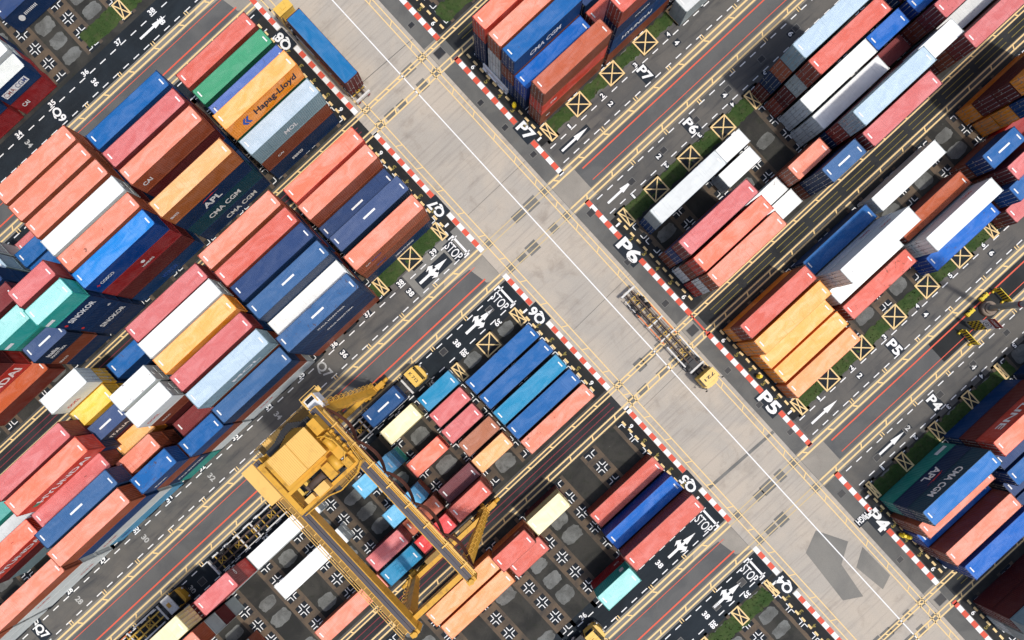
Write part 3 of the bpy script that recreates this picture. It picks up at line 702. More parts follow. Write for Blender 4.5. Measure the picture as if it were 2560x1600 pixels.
# roof looks worn right through to rust: extra brush of words for the label
H20, HS, HH = 2.591, 2.591, 2.896
ST = [  # block, length, slot or bay, row, colours from the ground up, s, t
('Q9',40,1,4,'nv',-11.84,-85.3),('Q9',20,4,1,'dr nw',-22.34,-76.1),('Q9',20,5,1,'dr nw',-28.9,-76.1),('Q9',20,4,2,'dr wh',-22.6,-79.3),('Q9',20,4,3,'nv ma',-22.8,-82.2),('Q9',40,3,1,'nv nv',-37.6,-76.4),
('Q8',40,0,2,'bn ma br',1.21,-56.07),('Q8',40,0,3,'bl bn gn',1.36,-53.07),('Q8',40,0,4,'bn nv vi',1.5,-50.04),('Q8',40,0,5,'bn bl gn or',1.35,-46.95),('Q8',40,0,6,'nv bn gy',1.45,-44.12),
('Q8',40,1,2,'ma bn nv bl',-12.1,-55.93),('Q8',40,1,3,'nv bn ma pk',-12.03,-52.94),('Q8',40,1,4,'nv bl ma sa',-11.96,-49.95),('Q8',40,1,5,'nv',-11.9,-47.0),('Q8',40,1,6,'nv dg nv tn',-12.0,-44.38),
('Q8',40,2,1,'bn nv ma sa',-25.26,-58.88),('Q8',40,2,2,'bl ma bn sa',-25.26,-55.96),('Q8',40,2,3,'nv bn bl sa',-25.18,-53.01),('Q8',40,2,4,'bn nv ma wh',-25.13,-50.09),('Q8',40,2,5,'ma bl bn sa',-25.03,-47.23),('Q8',40,2,6,'bl ma dr az',-25.13,-44.4),
('Q8',20,6,1,'pk',-35.3,-58.87),('Q8',20,6,2,'nv bl',-34.9,-55.75),('Q8',20,6,3,'nv bl',-34.62,-53.03),('Q8',20,6,5,'bn nv ma bl pk',-34.5,-46.7),('Q8',20,6,6,'nv nv nv nv mt',-34.5,-43.7),
('Q8',20,7,1,'lg lg lg',None,None),('Q8',20,7,2,'gy gy gy',None,None),('Q8',20,7,3,'nv nv nv nv',None,None),('Q8',20,7,4,'ma ma nv ma',None,None),('Q8',20,7,5,'bn nv tl mt',-41.9,-46.8),('Q8',20,7,6,'nv bn sl',-41.2,-43.9),
('Q8',40,4,4,'nv ma bn gn',-53.7,-50.0),('Q8',40,4,5,'bn rd ma',-53.7,-47.1),('Q8',40,4,6,'ru',-52.4,-45.0),('Q8',40,5,6,'ma',-66.2,-44.6),
('Q7',40,0,2,'nv bn sa',1.31,-23.78),('Q7',40,0,3,'bn nv sl',1.53,-26.88),('Q7',40,0,4,'bn nv',1.23,-30.02),('Q7',40,0,5,'nv bn sa',1.34,-32.7),('Q7',40,0,6,'bn ma co',1.45,-35.59),
('Q7',40,1,1,'bn nv nv db',-11.65,-21.17),('Q7',40,1,2,'nv bn wh',-11.78,-24.17),('Q7',40,1,3,'nv ma nv db',-11.62,-26.73),('Q7',40,1,4,'bn bl ma nv',-11.54,-29.7),('Q7',40,1,5,'nv bn nv br',-11.76,-32.46),('Q7',40,1,6,'bn ma bn sa',-11.84,-35.44),
('Q7',40,2,1,'wh bn db',-24.84,-20.95),('Q7',40,2,2,'nv ma bn gy',-24.77,-23.77),('Q7',40,2,3,'bn nv bl pk',-24.82,-26.66),('Q7',40,2,4,'ma bn nv or',-24.84,-29.65),('Q7',40,2,5,'nv bl ma wh',-24.85,-32.39),('Q7',40,2,6,'bn ma nv pk',-24.75,-34.95),
('Q7',20,6,1,'wh bn bl',-34.37,-20.9),('Q7',20,6,2,'bn ma',None,None),('Q7',20,6,3,'nv ma bn wh',-35.4,-27.4),('Q7',20,6,4,'bn nv gy wh',-35.45,-30.31),('Q7',20,6,5,'rb',None,None),('Q7',20,6,6,'nv bl',-35.8,-36.2),
('Q7',20,7,1,'tl nv bn bl',-40.6,-20.85),('Q7',20,7,2,'nv bn sa',-42.3,-24.56),('Q7',20,7,3,'ma or',-42.6,-27.75),('Q7',20,7,4,'bn ma sl',-42.7,-30.46),('Q7',20,7,5,'nv ye ye',-42.41,-33.42),('Q7',20,7,6,'bn nv ye wh',-42.2,-36.0),
('Q7',40,4,1,'lb wh bl sa',-50.99,-20.98),('Q7',40,4,2,'nv bn ma db',-50.54,-23.74),('Q7',40,4,3,'bn nv pk',-51.44,-26.87),('Q7',40,4,4,'ma bn nv co',-50.6,-29.29),('Q7',40,4,5,'bn nv ma pk',-50.89,-32.06),
('Q7',40,5,1,'wh wh sa',-65.1,-20.99),('Q7',40,5,3,'gy ma co',-64.35,-27.02),('Q7',40,5,4,'nv lg',None,None),('Q7',40,5,5,'nv tl',None,None),('Q7',40,6,1,'wh wh sa',-78.0,-20.99),
('Q6',40,0,2,'bl',1.66,-1.3),('Q6',40,0,3,'bl',1.71,1.55),('Q6',40,0,4,'tb',1.63,4.5),('Q6',40,0,5,'bl',1.67,7.29),('Q6',40,0,6,'sa',1.72,10.14),
('Q6',20,2,1,'tb',-8.05,-4.16),('Q6',20,2,2,'pk',-8.38,-1.38),('Q6',20,2,3,'pk',-8.67,1.5),('Q6',20,2,4,'by',-8.12,4.47),('Q6',20,2,5,'tn',-8.32,7.43),
('Q6',20,3,1,'cr',-15.1,-4.3),('Q6',20,3,3,'co',-15.5,1.59),('Q6',20,3,5,'pu',-14.68,7.36),('Q6',20,3,6,'bn br',-14.77,9.95),
('Q6',20,4,2,'tl tb lb',-21.2,-1.28),('Q6',20,4,4,'bn lb',-21.91,4.42),('Q6',20,4,5,'bn',-21.5,7.26),('Q6',20,4,6,'rd',-22.01,10.37),
('Q6',20,5,5,'ma pk',-27.62,7.18),('Q6',20,5,6,'tb',-28.61,10.34),
('Q6',40,3,1,'wh',-37.63,-4.2),('Q6',40,3,3,'wh',-37.62,1.52),('Q6',40,3,6,'sa',-37.8,10.07),
('Q6',20,8,1,'lg rd pk',-47.04,-4.23),('Q6',40,4.7,1,'bn nv ma cr',-56.4,-4.28),('Q6',20,9,2,'lg ma lg sa',-53.6,-1.5),('Q6',20,9,4,'bn lg',-54.5,4.35),
('Q5',40,0,2,'ma ma br',1.81,29.75),('Q5',40,0,3,'nv rb',1.74,27.14),('Q5',40,0,4,'br',1.95,24.35),
('Q5',20,2,1,'dr mt',-7.85,32.54),('Q5',20,2,6,'ma cr',-7.99,18.53),('Q5',20,3,6,'pe br',-14.9,19.0),('Q5',20,3,5,'br',-14.51,21.69),
('Q5',40,2,6,'pe',-24.52,18.84),('Q5',40,2,5,'pe',-24.17,21.6),
('P7',40,0,2,'bn co bn',34.86,-23.88),('P7',40,0,3,'nv rb',34.83,-27.04),('P7',40,0,4,'bl bn bl',34.8,-29.61),('P7',40,0,5,'wh wh sa',34.83,-32.35),('P7',40,0,6,'nv nv co',34.87,-35.36),
('P7',40,1,2,'bn bl nv br',47.9,-23.85),('P7',40,1,3,'nv br',47.78,-26.84),('P7',40,1,4,'bn nv',None,None),('P7',40,1,5,'bn ma',None,None),('P7',40,1,6,'nv bn br',None,None),
('P7',40,2,1,'lg',59.8,-20.6),('P7',40,2,2,'bn bn pk',None,None),('P7',40,2,3,'ma ma',None,None),
('P6',40,0,2,'bl lg',36.0,-1.17),('P6',40,0,4,'bn bl pk',34.76,4.38),('P6',40,0,5,'wh bn co',34.75,7.3),('P6',40,0,6,'rd wh sa',34.68,9.96),
('P6',20,2,2,'wh',45.3,-1.24),('P6',20,2,3,'wh',44.73,1.63),('P6',20,2,5,'wh',44.65,7.39),('P6',20,2,6,'wh',45.0,10.0),('P6',20,3,5,'bn sa',50.9,7.22),('P6',20,3,6,'bn nv db',52.3,10.27),
('P6',40,2,1,'ma nv sa gy',60.9,-4.1),('P6',40,2,2,'br ma lg br',61.0,-1.25),('P6',40,2,3,'wh wh',61.26,1.61),('P6',40,2,4,'wh wh',60.9,4.39),('P6',40,2,5,'bn nv ma gy',60.8,7.2),('P6',40,2,6,'nv bn pk',62.0,10.3),
('P6',20,6,3,'bl rb',70.73,1.56),('P6',20,6,4,'ma',71.7,4.44),('P6',20,6,5,'bn ma wh',72.3,7.36),
('P6',40,3.5,2,'ma nv ma',80.2,-1.2),('P6',40,3.5,3,'bl rb',81.0,1.6),('P6',40,3.5,4,'ma bn pk',80.2,4.42),('P6',40,3.5,5,'gy lg',81.2,7.2),('P6',40,3.5,6,'ma bn pk',80.4,9.95),('P6',40,4.5,6,'bn pk',94.4,9.95),
('P5',40,0,2,'pe',34.67,29.85),('P5',40,0,3,'or',34.83,27.02),('P5',40,0,4,'or',34.7,24.25),('P5',40,0,5,'or or',34.5,21.45),('P5',40,0,6,'or br',34.44,18.6),
('P5',40,1,3,'br',47.94,27.11),('P5',40,1,4,'wh',48.05,24.22),('P5',40,1,5,'wh wh wh',47.9,21.4),('P5',40,1,6,'bl',48.06,18.72),
('P5',40,2,2,'rb',61.2,30.1),('P5',40,2,3,'wh wh',61.1,27.08),('P5',40,2,4,'ru',61.0,24.3),('P5',40,2,6,'wh',61.29,18.7),
('P5',20,6,4,'bn bl',71.5,24.2),('P5',40,3,3,'bn pk',75.7,27.5),('P5',40,3,2,'bn bl',74.0,29.75),('P5',40,3,1,'pk',74.03,32.75),
('P5',40,3.5,4,'dr',81.6,24.4),('P5',40,3.5,5,'or or bl',81.5,21.5),('P5',40,3.5,6,'or ma ma or',80.9,18.6),
('P4',40,0,2,'tl nv cm',34.66,52.35),('P4',40,0,3,'bn sa',34.1,55.2),('P4',40,0,4,'rb',34.1,57.95),('P4',40,0,5,'ma sa',34.3,60.5),('P4',40,0,6,'bl rb',34.95,63.6),
('P4',40,1,2,'bl ma co',47.7,51.95),('P4',40,1,3,'bn nv',47.9,55.2),('P4',40,1,4,'nv bl',47.9,58.1),('P4',40,1,5,'nv',47.9,61.0),('P4',40,1,6,'bl',47.9,63.8),
('P4',40,2,2,'nv bn nv',61.4,52.3),('P4',40,2,3,'bn nv',61.4,55.2),
('P3',40,0,6,'ma ma gy',34.6,72.6),('P3',40,0,5,'wh lg',34.6,75.5),('P3',40,1,6,'ma ma',48.0,72.6),
]
REEFER = {'wh', 'lg', 'cr'}
DOOR_NE = {('Q7', 7, 6), ('Q6', 4.7, 1)}
ORD = ['first', 'second', 'third', 'fourth', 'fifth', 'sixth', 'seventh', 'eighth', 'ninth', 'tenth', 'eleventh']
def ground_st(b, L, i, r):
    t1, dt = ROW1[b]; t = t1 + dt*(r-1)
    sl = (lambda k: 5.1-6.61*k) if b[0] == 'Q' else (lambda k: 31.85+6.58*k)
    s = sl(i) if L == 20 else (sl(2*i)+sl(2*i+1))/2
    return s, t
WRITING = {}   # (block, index, row, tier from 1) -> list of (face, text, s offset, z fraction, width, height, material)
def wr(b, i, r, tier, *items): WRITING[(b, i, r, tier)] = items
wr('Q8', 0, 5, 4, ('SE', 'Hapag-Lloyd', 1.6, .5, 7.0, 1.35, 'letter_dark'), ('SE', '\u00ab', -3.4, .5, 1.3, 1.3, 'letter_blue'))
wr('Q8', 0, 6, 3, ('SE', 'MOL', .2, .5, 2.2, .8, 'letter_white'))
wr('Q8', 0, 6, 1, ('SE', 'seaco', -1.5, .5, 2.0, .55, 'letter_white'))
wr('Q8', 0, 6, 2, ('SE', 'CAI', -3.2, .5, 1.0, .4, 'letter_white'))
wr('Q8', 1, 4, 4, ('SE', 'CAI', -4.6, .5, 1.4, .65, 'letter_white'))
wr('Q8', 1, 6, 4, ('SE', 'SEACO', -5.0, .5, 1.3, .4, 'letter_white'))
wr('Q8', 1, 6, 3, ('SE', 'APL', -.6, .42, 3.0, 1.1, 'letter_white'), ('SE', '/', -.2, .82, 3.2, .35, 'letter_red'))
wr('Q8', 1, 6, 2, ('SE', 'CMA CGM', -.2, .5, 5.6, .95, 'letter_white'))
wr('Q8', 1, 6, 1, ('SE', 'CMA CGM', 1.1, .5, 5.6, .9, 'letter_white'))
wr('Q8', 2, 6, 4, ('SE', 'COSCO', -3.6, .5, 2.2, .5, 'letter_white'), ('SE', '+', -5.1, .5, .5, .5, 'letter_red'))
wr('Q8', 2, 6, 3, ('SE', '\u2022', .3, .62, .6, .6, 'letter_white'), ('SE', 'HAMBURG', .5, .3, 2.0, .4, 'letter_white'))
wr('Q8', 2, 6, 1, ('SE', 'HYUNDAI', .2, .5, 2.6, .9, 'letter_blue'))
wr('Q8', 6, 6, 4, ('SE', 'SINOKOR', .2, .5, 4.2, .85, 'letter_white'), ('SE', '\u2022', -2.5, .5, .4, .5, 'letter_red'))
wr('Q8', 6, 6, 3, ('SE', '\u2022', -2.5, .5, .4, .5, 'letter_red'), ('SE', 'ab', 2.2, .5, .5, .4, 'letter_white'))
wr('Q8', 6, 6, 2, ('SE', 'SINOKOR', .3, .5, 4.2, .85, 'letter_white'))
wr('Q8', 6, 6, 5, ('SE', '\u25a0', -2.3, .5, 1.2, .5, 'letter_white'))
wr('Q8', 7, 5, 4, ('SE', '\u25a0', -2.3, .5, 1.2, .5, 'letter_white'))
wr('Q8', 7, 6, 3, ('SE', 'italia', -.8, .62, 1.9, .7, 'letter_white'), ('SE', 'MARITTIMA', -.6, .32, 2.6, .45, 'letter_white'))
wr('Q8', 7, 6, 2, ('SE', 'SEACO', -2.0, .5, 1.5, .35, 'letter_white'))
wr('Q8', 4, 5, 2, ('SE', 'HYUNDAI', .5, .5, 9.5, 1.2, 'letter_white'))
wr('Q9', 4, 1, 2, ('SE', '\u25a0', -.4, .5, 4.2, .9, 'letter_white'), ('SE', 'CMA', -1.5, .5, 1.8, .7, 'letter_red'), ('SE', 'CGM', .6, .5, 1.8, .7, 'letter_blue'))
wr('Q9', 4, 1, 1, ('SE', 'CAI', -1.6, .5, 1.1, .6, 'letter_white'))
wr('Q9', 1, 4, 1, ('SE', '\u2022', -4.2, .5, .9, .9, 'letter_white'), ('SE', 'IIIIIIIII', -2.4, .55, 2.2, .4, 'letter_white'))
wr('Q7', 0, 2, 3, ('SE', 'CAI', -4.4, .5, .8, .4, 'letter_white'), ('SE', 'GE SEACO', -2.9, .5, 1.7, .4, 'letter_blue'))
wr('Q7', 0, 2, 2, ('SE', 'GE SEACO', -2.9, .5, 1.7, .4, 'letter_blue'))
wr('Q7', 0, 2, 1, ('SE', 'HMM HYUNDAI', .8, .5, 3.4, .6, 'letter_white'))
wr('Q7', 0, 6, 3, ('SE', 'CAI', -4.2, .5, 1.2, .5, 'letter_dark'))
wr('Q7', 1, 1, 4, ('SE', 'ITALIA MARITTIMA', .6, .5, 4.6, .55, 'letter_white'))
wr('Q7', 1, 1, 3, ('SE', 'ITALIA MARITTIMA', 1.0, .5, 4.6, .55, 'letter_white'))
wr('Q7', 2, 2, 4, ('SE', 'MOL', 1.2, .5, 4.6, .75, 'letter_white'))
wr('Q7', 2, 1, 1, ('SE', 'KLINE', -2.5, .6, 2.4, .4, 'letter_red'))
wr('Q7', 7, 6, 4, ('SE', 'OOCL', -1.0, .4, 2.0, .5, 'letter_red'))
wr('Q7', 6, 3, 4, ('SE', 'OOCL', -1.4, .5, 2.0, .5, 'letter_red'))
wr('Q7', 6, 3, 3, ('SE', 'SEACO', -1.4, .5, 1.4, .4, 'letter_white'))
wr('Q7', 7, 4, 3, ('SE', 'ITALIA', .2, .5, 3.2, .6, 'letter_white'))
wr('Q7', 7, 1, 4, ('SE', 'tex', -1.2, .4, 2.2, .4, 'letter_white'))
wr('Q7', 7, 1, 2, ('SE', 'ITALIA MARITTIMA', .2, .5, 4.6, .5, 'letter_white'))
wr('Q7', 4, 4, 4, ('SE', 'HYUNDAI', .3, .5, 8.6, .95, 'letter_white'), ('SE', '\u25a0', -4.4, .5, .8, .7, 'letter_teal'))
wr('Q7', 5, 3, 3, ('SE', 'HYUNDAI', .8, .5, 8.6, .95, 'letter_white'))
wr('Q7', 4, 1, 2, ('SE', 'KLINE', -4.3, .55, 2.4, .4, 'letter_red'))
wr('Q7', 4, 1, 1, ('SE', 'NYK', -4.0, .5, 1.8, .7, 'letter_blue'))
wr('Q7', 5, 1, 2, ('SE', 'KLINE', -2.6, .55, 2.4, .4, 'letter_red'))
wr('Q7', 5, 1, 1, ('SE', 'KLINE', 2.6, .55, 2.4, .4, 'letter_red'))
wr('P7', 0, 4, 3, ('SE', 'CMA CGM', -.4, .5, 5.6, .85, 'letter_white'))
wr('P7', 0, 2, 2, ('SE', 'CAI', -3.9, .5, 1.1, .55, 'letter_white'))
wr('P7', 0, 2, 1, ('SE', 'tex', -4.6, .5, .8, .4, 'letter_white'))
wr('P7', 1, 2, 3, ('SE', 'HYUNDAI', -1.2, .5, 2.6, .35, 'letter_white'))
wr('P7', 1, 2, 2, ('SE', 'HYUNDAI', -1.2, .5, 5.6, .75, 'letter_white'))
wr('P7', 2, 2, 2, ('SE', 'HYUNDAI', -2.0, .5, 3.8, .5, 'letter_white'))
wr('P7', 2, 2, 3, ('SE', 'HYUNDAI', -1.6, .5, 3.8, .5, 'letter_white'))
wr('P4', 0, 2, 3, ('NW', 'CMA CGM', -.4, .5, 5.8, 1.0, 'letter_white'))
wr('P4', 0, 2, 2, ('NW', 'APL', .2, .42, 3.0, 1.15, 'letter_white'), ('NW', '/', -.3, .80, 3.4, .4, 'letter_red'))
wr('P4', 0, 2, 1, ('NW', '\u25a0', 4.6, .5, 1.9, .6, 'letter_white'))
wr('P4', 1, 2, 3, ('NW', 'K LINE', .2, .5, 7.6, .85, 'letter_white'))
wr('P5', 1, 5, 3, ('NW', 'OOCL', 3.4, .5, 1.8, .5, 'letter_red'))
wr('P5', 1, 5, 2, ('NW', 'OOCL', 2.2, .5, 1.8, .5, 'letter_red'))
wr('P5', 2, 3, 2, ('NW', 'OOCL', 3.2, .5, 1.8, .5, 'letter_red'))
wr('Q5', 2, 1, 2, ('NW', '\u25a0', 1.9, .5, .7, .9, 'letter_white'))
wr('Q5', 2, 1, 1, ('NW', 'CAI', 1.8, .5, .9, .4, 'letter_white'))
wr('Q5', 3, 6, 2, ('NW', 'CAI', 1.6, .5, .9, .4, 'letter_white'))
wr('Q5', 2, 6, 1, ('NW', 'Hapag-Lloyd', 0.4, .5, 5.0, .8, 'letter_dark'))
wr('Q6', 8, 1, 3, ('NE', 'CAI', .6, .5, .8, .4, 'letter_white'))
ROOFTXT = {('Q7', 0, 3, 3), ('Q7', 0, 4, 2), ('Q7', 1, 3, 4), ('Q7', 1, 1, 4), ('Q7', 7, 4, 3), ('Q7', 4, 2, 4), ('Q8', 7, 6, 3), ('P5', 6, 4, 2), ('P6', 3, 6, 3)}
BLOCKWORD = {'P3': 'past block P4'}
VIS_DOOR = 'P'
def add_writing(root, items, L, h):
    for fc, txt, ds, zf, w, hh, mt in items:
        bm = bmesh.new()
        if fc == 'SE': o, ex = Vector((ds, -WID/2-.008, h*zf)), (1, 0, 0)
        elif fc == 'NW': o, ex = Vector((ds, WID/2+.008, h*zf)), (-1, 0, 0)
        else: o, ex = Vector((CL[L]/2+.008, ds, h*zf)), (0, 1, 0)
        if txt in ('\u25a0', '\u2022', '/'):
            e = Vector(ex); u = Vector((0, 0, 1))
            if txt == '\u25a0': pts = [(-.5, -.5), (.5, -.5), (.5, .5), (-.5, .5)]
            elif txt == '\u2022': pts = [(.5*math.cos(k*math.pi/6), .5*math.sin(k*math.pi/6)) for k in range(12)]
            else: pts = [(-.5, -.5), (.5, .15), (.1, .15), (.15, .5), (-.1, .12), (-.3, .1)]
            bm.faces.new([bm.verts.new(o + e*p*w + u*q*hh) for p, q in pts])
        else: put_text(bm, txt, o, ex, (0, 0, 1), w, hh, 0.025)
        obj('lettering', mesh_from(bm, 'lettering'), [M[mt]], root)
def tiername(k, n):
    if n == 1: return 'on the ground'
    if k == n: return 'atop %s' % ('one two three four'.split()[n-2])
    return ('second third fourth fifth'.split()[n-k-1] + ' from top')
def bayname_(b, L, i): pass
def bayname(b, L, i):
    if L == 40:
        if i == 4.7: return 'fifth bay'
        if i in (3.5, 4.5): return {3.5: 'farthest full bay', 4.5: 'last cut-off bay'}[i]
        return ORD[int(i)] + ' bay'
    return ORD[int(i)] + ' half-bay'
NCONT = 0
STACKS = {}
def container(b, L, i, r, k, n, code, x, y, z, h, rot, nextto=None):
    global NCONT
    words, rc, wc = PAL[code]
    root = empty('shipping_container', (x, y, z), rot); NCONT += 1
    jit = random.uniform(0.92, 1.08); jr = random.uniform(0.95, 1.05)
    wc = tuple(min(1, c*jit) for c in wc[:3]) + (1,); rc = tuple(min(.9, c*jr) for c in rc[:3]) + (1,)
    kind = 'reefer' if code in REEFER else 'dry'
    top = (k == n)
    def prt(name, part, col):
        o = bpy.data.objects.new(name, cmesh(part, L, h, kind)); link(o, root); o.color = col; return o
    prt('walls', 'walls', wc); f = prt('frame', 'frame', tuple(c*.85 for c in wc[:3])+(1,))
    if top:
        rf = prt('roof', 'roof', rc)
        for q in (0, math.pi):
            lb = bpy.data.objects.new('roof_label', cmesh('label', L, h, kind)); link(lb, rf); lb.rotation_euler = (0, 0, q)
        if (b, i, r, k) in ROOFTXT:
            lb = bpy.data.objects.new('roof_label', cmesh('panel', L, h, kind)); link(lb, rf)
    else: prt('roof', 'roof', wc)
    flip = (b, i, r) in DOOR_NE
    for sg in (1, -1):
        d = prt('door', 'door', wc)
        if sg < 0: d.scale = (1, -1, 1)
        if flip: d.scale = (-1, sg, 1)
        if b[0] == 'P' or flip or (b in ('Q9',)):
            lbr = bpy.data.objects.new('locking_bar', cmesh('bar', L, h, kind)); link(lbr, d)
    if kind == 'reefer' and top:
        u = prt('cooling_unit', 'unit', tuple(c*.9 for c in wc[:3])+(1,))
        if flip: u.scale = (-1, 1, 1)
    wi = WRITING.get((b, i, r, k))
    if wi: add_writing(root, wi, L, h)
    adj = ('long ' if L == 40 else 'short ') + words + ' container'
    blk = BLOCKWORD.get(b, 'block ' + b)
    lab = '%s %s, %s row, %s from road, %s' % (adj, tiername(k, n), ORD[r-1], bayname(b, L, i), blk)
    tag(root, lab, 'container', 'containers stacked in the yard')
    return root
ROT = UA
REST = set([4, 5, 7, 8, 9, 10, 11, 12, 14, 15, 17, 18, 20, 21, 27, 28, 29, 31, 32, 33, 35, 39, 44, 45, 46, 48, 49, 50, 52, 53, 54, 56, 57, 60, 61, 62, 69, 71, 73, 74, 75, 76, 83, 85, 86, 87, 89, 90, 93, 94, 95, 97, 98, 104, 105, 106, 107, 108, 112, 116, 117, 119, 121, 124, 125, 131, 132, 134, 135, 136, 138, 139, 140, 142, 143, 144, 146, 147, 148, 153, 154, 157, 158, 159, 161, 162, 163, 165, 166, 167, 169, 170, 171, 176, 178, 182, 183, 184, 186, 187, 193, 196, 198, 199, 201, 202, 204, 205, 212, 213, 214, 216, 217, 219, 220, 223, 224, 225, 233, 235, 239, 255, 262, 268, 271, 272, 280, 281, 314, 316, 318, 319, 320, 321, 322, 324, 325, 326, 327, 328, 365, 366, 368, 371, 372, 374, 376, 377, 382, 387, 388, 411, 430, 435, 437, 440, 441, 442, 443, 444, 445, 451, 452])
RB_, RCOL = bmesh.new(), []
seq = -1
for b, L, i, r, cols, s, t in ST:
    g = ground_st(b, L, i, r)
    if s is None: s, t = g
    cl = cols.split(); z = 0.0
    for k, code in enumerate(cl):
        if L == 20: h = H20
        else: h = HH if (len(cl)-k) % 2 == 1 else HS
        if b == 'P4': h = HS
        p = W(s + (random.uniform(-.03, .03) if k else 0), t + (random.uniform(-.03, .03) if k else 0), z+0.022)
        seq += 1
        if seq in REST:      # buried or barely showing: part of the remainder object
            mt = Matrix.Translation(p) @ Matrix.Rotation(ROT, 4, 'Z')
            for part in ('walls', 'frame', 'roof', 'door'):
                for sg in ((1, -1) if part == 'door' else (1,)):
                    n0 = len(RB_.verts); n1 = len(RB_.faces)
                    RB_.from_mesh(cmesh(part, L, h-0.004)); RB_.verts.ensure_lookup_table(); RB_.faces.ensure_lookup_table()
                    for v in RB_.verts[n0:]: v.co = mt @ Vector((v.co.x, v.co.y*sg, v.co.z))
                    RCOL += [PAL[code][2]]*(len(RB_.verts)-n0)
        else:
            container(b, L, i, r, k+1, len(cl), code, p.x, p.y, p.z, h-0.004, ROT)
        z += h
me = mesh_from(RB_, 'buried_containers'); at = me.color_attributes.new('paint', 'FLOAT_COLOR', 'POINT')
for q, c_ in enumerate(RCOL): at.data[q].color = c_
tag(obj('buried_containers', me, [container_mat('buried_container_paint', False, True)]), 'containers buried deep inside the tall stacks, hardly showing', 'containers', kind='stuff')

# ================================================================== VEHICLES
def wheel(parent, x, y, r=0.52, w=0.55):
    t_ = build('wheel', lambda bm: cyl(bm, (0, -w/2, 0), (0, w/2, 0), r, 18), [M['rubber']], parent, (x, y, r))
    build('rim', lambda bm: (cyl(bm, (0, -w/2-.012, 0), (0, -w/2+.1, 0), r*.55, 12), cyl(bm, (0, w/2-.1, 0), (0, w/2+.012, 0), r*.55, 12)), [M['offwhite']], t_)
def tractor(s, t, head, label, style=0, txt=None):
    """terminal tractor; local x forward, origin under its middle."""
    p = W(s, t); root = empty('terminal_tractor', (p.x, p.y, 0.022), head)
    tag(root, label, 'truck', 'terminal tractors')
    def chassis(bm):
        for y in (-.42, .42): box(bm, -2.6, y-.09, .62, 2.2, y+.09, .92)
        for x in (-2.5, -1.4, -.3, .8): box(bm, x-.08, -.33, .66, x+.08, .33, .88)
        box(bm, -2.3, -1.1, .92, -.2, 1.1, .99); box(bm, -1.9, -.55, .99, -.7, .55, 1.12)
    build('chassis', chassis, [M['black']], root)
    for y in (-.95, .95):
        wheel(root, 1.55, y, .52, .34); wheel(root, -1.55, y, .54, .6)
    ym = M['yellow'] if style == 2 else M['truck_yellow']
    W2 = 1.22
    def cab(bm):
        # lower body with a bowed front
        prof = [(0.35, -W2), (2.15, -W2), (2.5, -W2*.78), (2.62, -W2*.3), (2.62, W2*.3), (2.5, W2*.78), (2.15, W2), (0.35, W2)]
        for z0, z1, k in ((.72, 1.75, 1.0),):
            a = [bm.verts.new((x, y, z0)) for x, y in prof]; b = [bm.verts.new((x, y, z1)) for x, y in prof]
            n = len(prof)
            for i in range(n): bm.faces.new((a[i], a[(i+1) % n], b[(i+1) % n], b[i]))
            bm.faces.new(a[::-1]); bm.faces.new(b)
        for x, y in ((.42, -W2+.07), (.42, W2-.07), (1.9, -W2+.07), (1.9, W2-.07)): box(bm, x-.06, y-.06, 1.75, x+.06, y+.06, 2.75)
        box(bm, .37, -W2+.02, 1.75, .43, W2-.02, 2.74)
    build('cab', cab, [ym], root)
    def roof(bm):
        box(bm, .3, -W2-.03, 2.75, 1.78, W2+.03, 2.84)
        for y in (-.6, 0, .6): box(bm, .36, y-.03, 2.84, 1.72, y+.03, 2.865)
    rf = build('cab_roof', roof, [M['offwhite'] if style == 2 else M['truck_yellow']], root)
    def wind(bm):
        a = [bm.verts.new(q) for q in ((2.12, -W2+.08, 1.76), (2.12, W2-.08, 1.76), (1.8, W2-.08, 2.76), (1.8, -W2+.08, 2.76))]; bm.faces.new(a)
    build('windscreen', wind, [M['glass']], root)
    for sg in (-1, 1):
        build('side_window', lambda bm: box(bm, .5, sg*(W2-.03)-.01, 1.8, 1.8, sg*(W2-.03)+.01, 2.65), [M['glass']], root)
        m = build('mirror', lambda bm: (bar(bm, (2.2, sg*W2, 2.2), (2.5, sg*(W2+.3), 2.2), .04), box(bm, 2.46, sg*(W2+.3)-.12, 1.95, 2.52, sg*(W2+.3)+.12, 2.45)), [M['black']], root)
        build('headlight', lambda bm: cyl(bm, (2.5, sg*.8, .95), (2.66, sg*.72, .95), .12, 10), [M['white']], root)
    def bumper(bm):
        pr = [(2.2, -W2-.06), (2.66, -W2*.8), (2.78, -W2*.3), (2.78, W2*.3), (2.66, W2*.8), (2.2, W2+.06)]
        for a, b in zip(pr, pr[1:]): bar(bm, (a[0], a[1], .62), (b[0], b[1], .62), .12, .3)
    build('bumper', bumper, [M['black']], root)
    build('exhaust', lambda bm: (cyl(bm, (.1, W2-.2, .95), (.1, W2-.2, 2.6), .09, 10), box(bm, -.15, W2-.45, .95, .2, W2-.05, 1.6)), [M['rustbeam']], root)
    build('roof_hatch', lambda bm: box(bm, .7, -.35, 2.866, 1.2, .35, 2.93), [ym], rf)
    if txt:
        bm = bmesh.new(); put_text(bm, txt, (1.05, 0, 2.87), (0, -1, 0), (1, 0, 0), 1.75, .42, .02); obj('lettering', mesh_from(bm, 'lettering'), [M['letter_dark']], rf)
        bpy.data.objects.remove([c for c in rf.children if c.name.startswith('roof_hatch')][0])
    return root
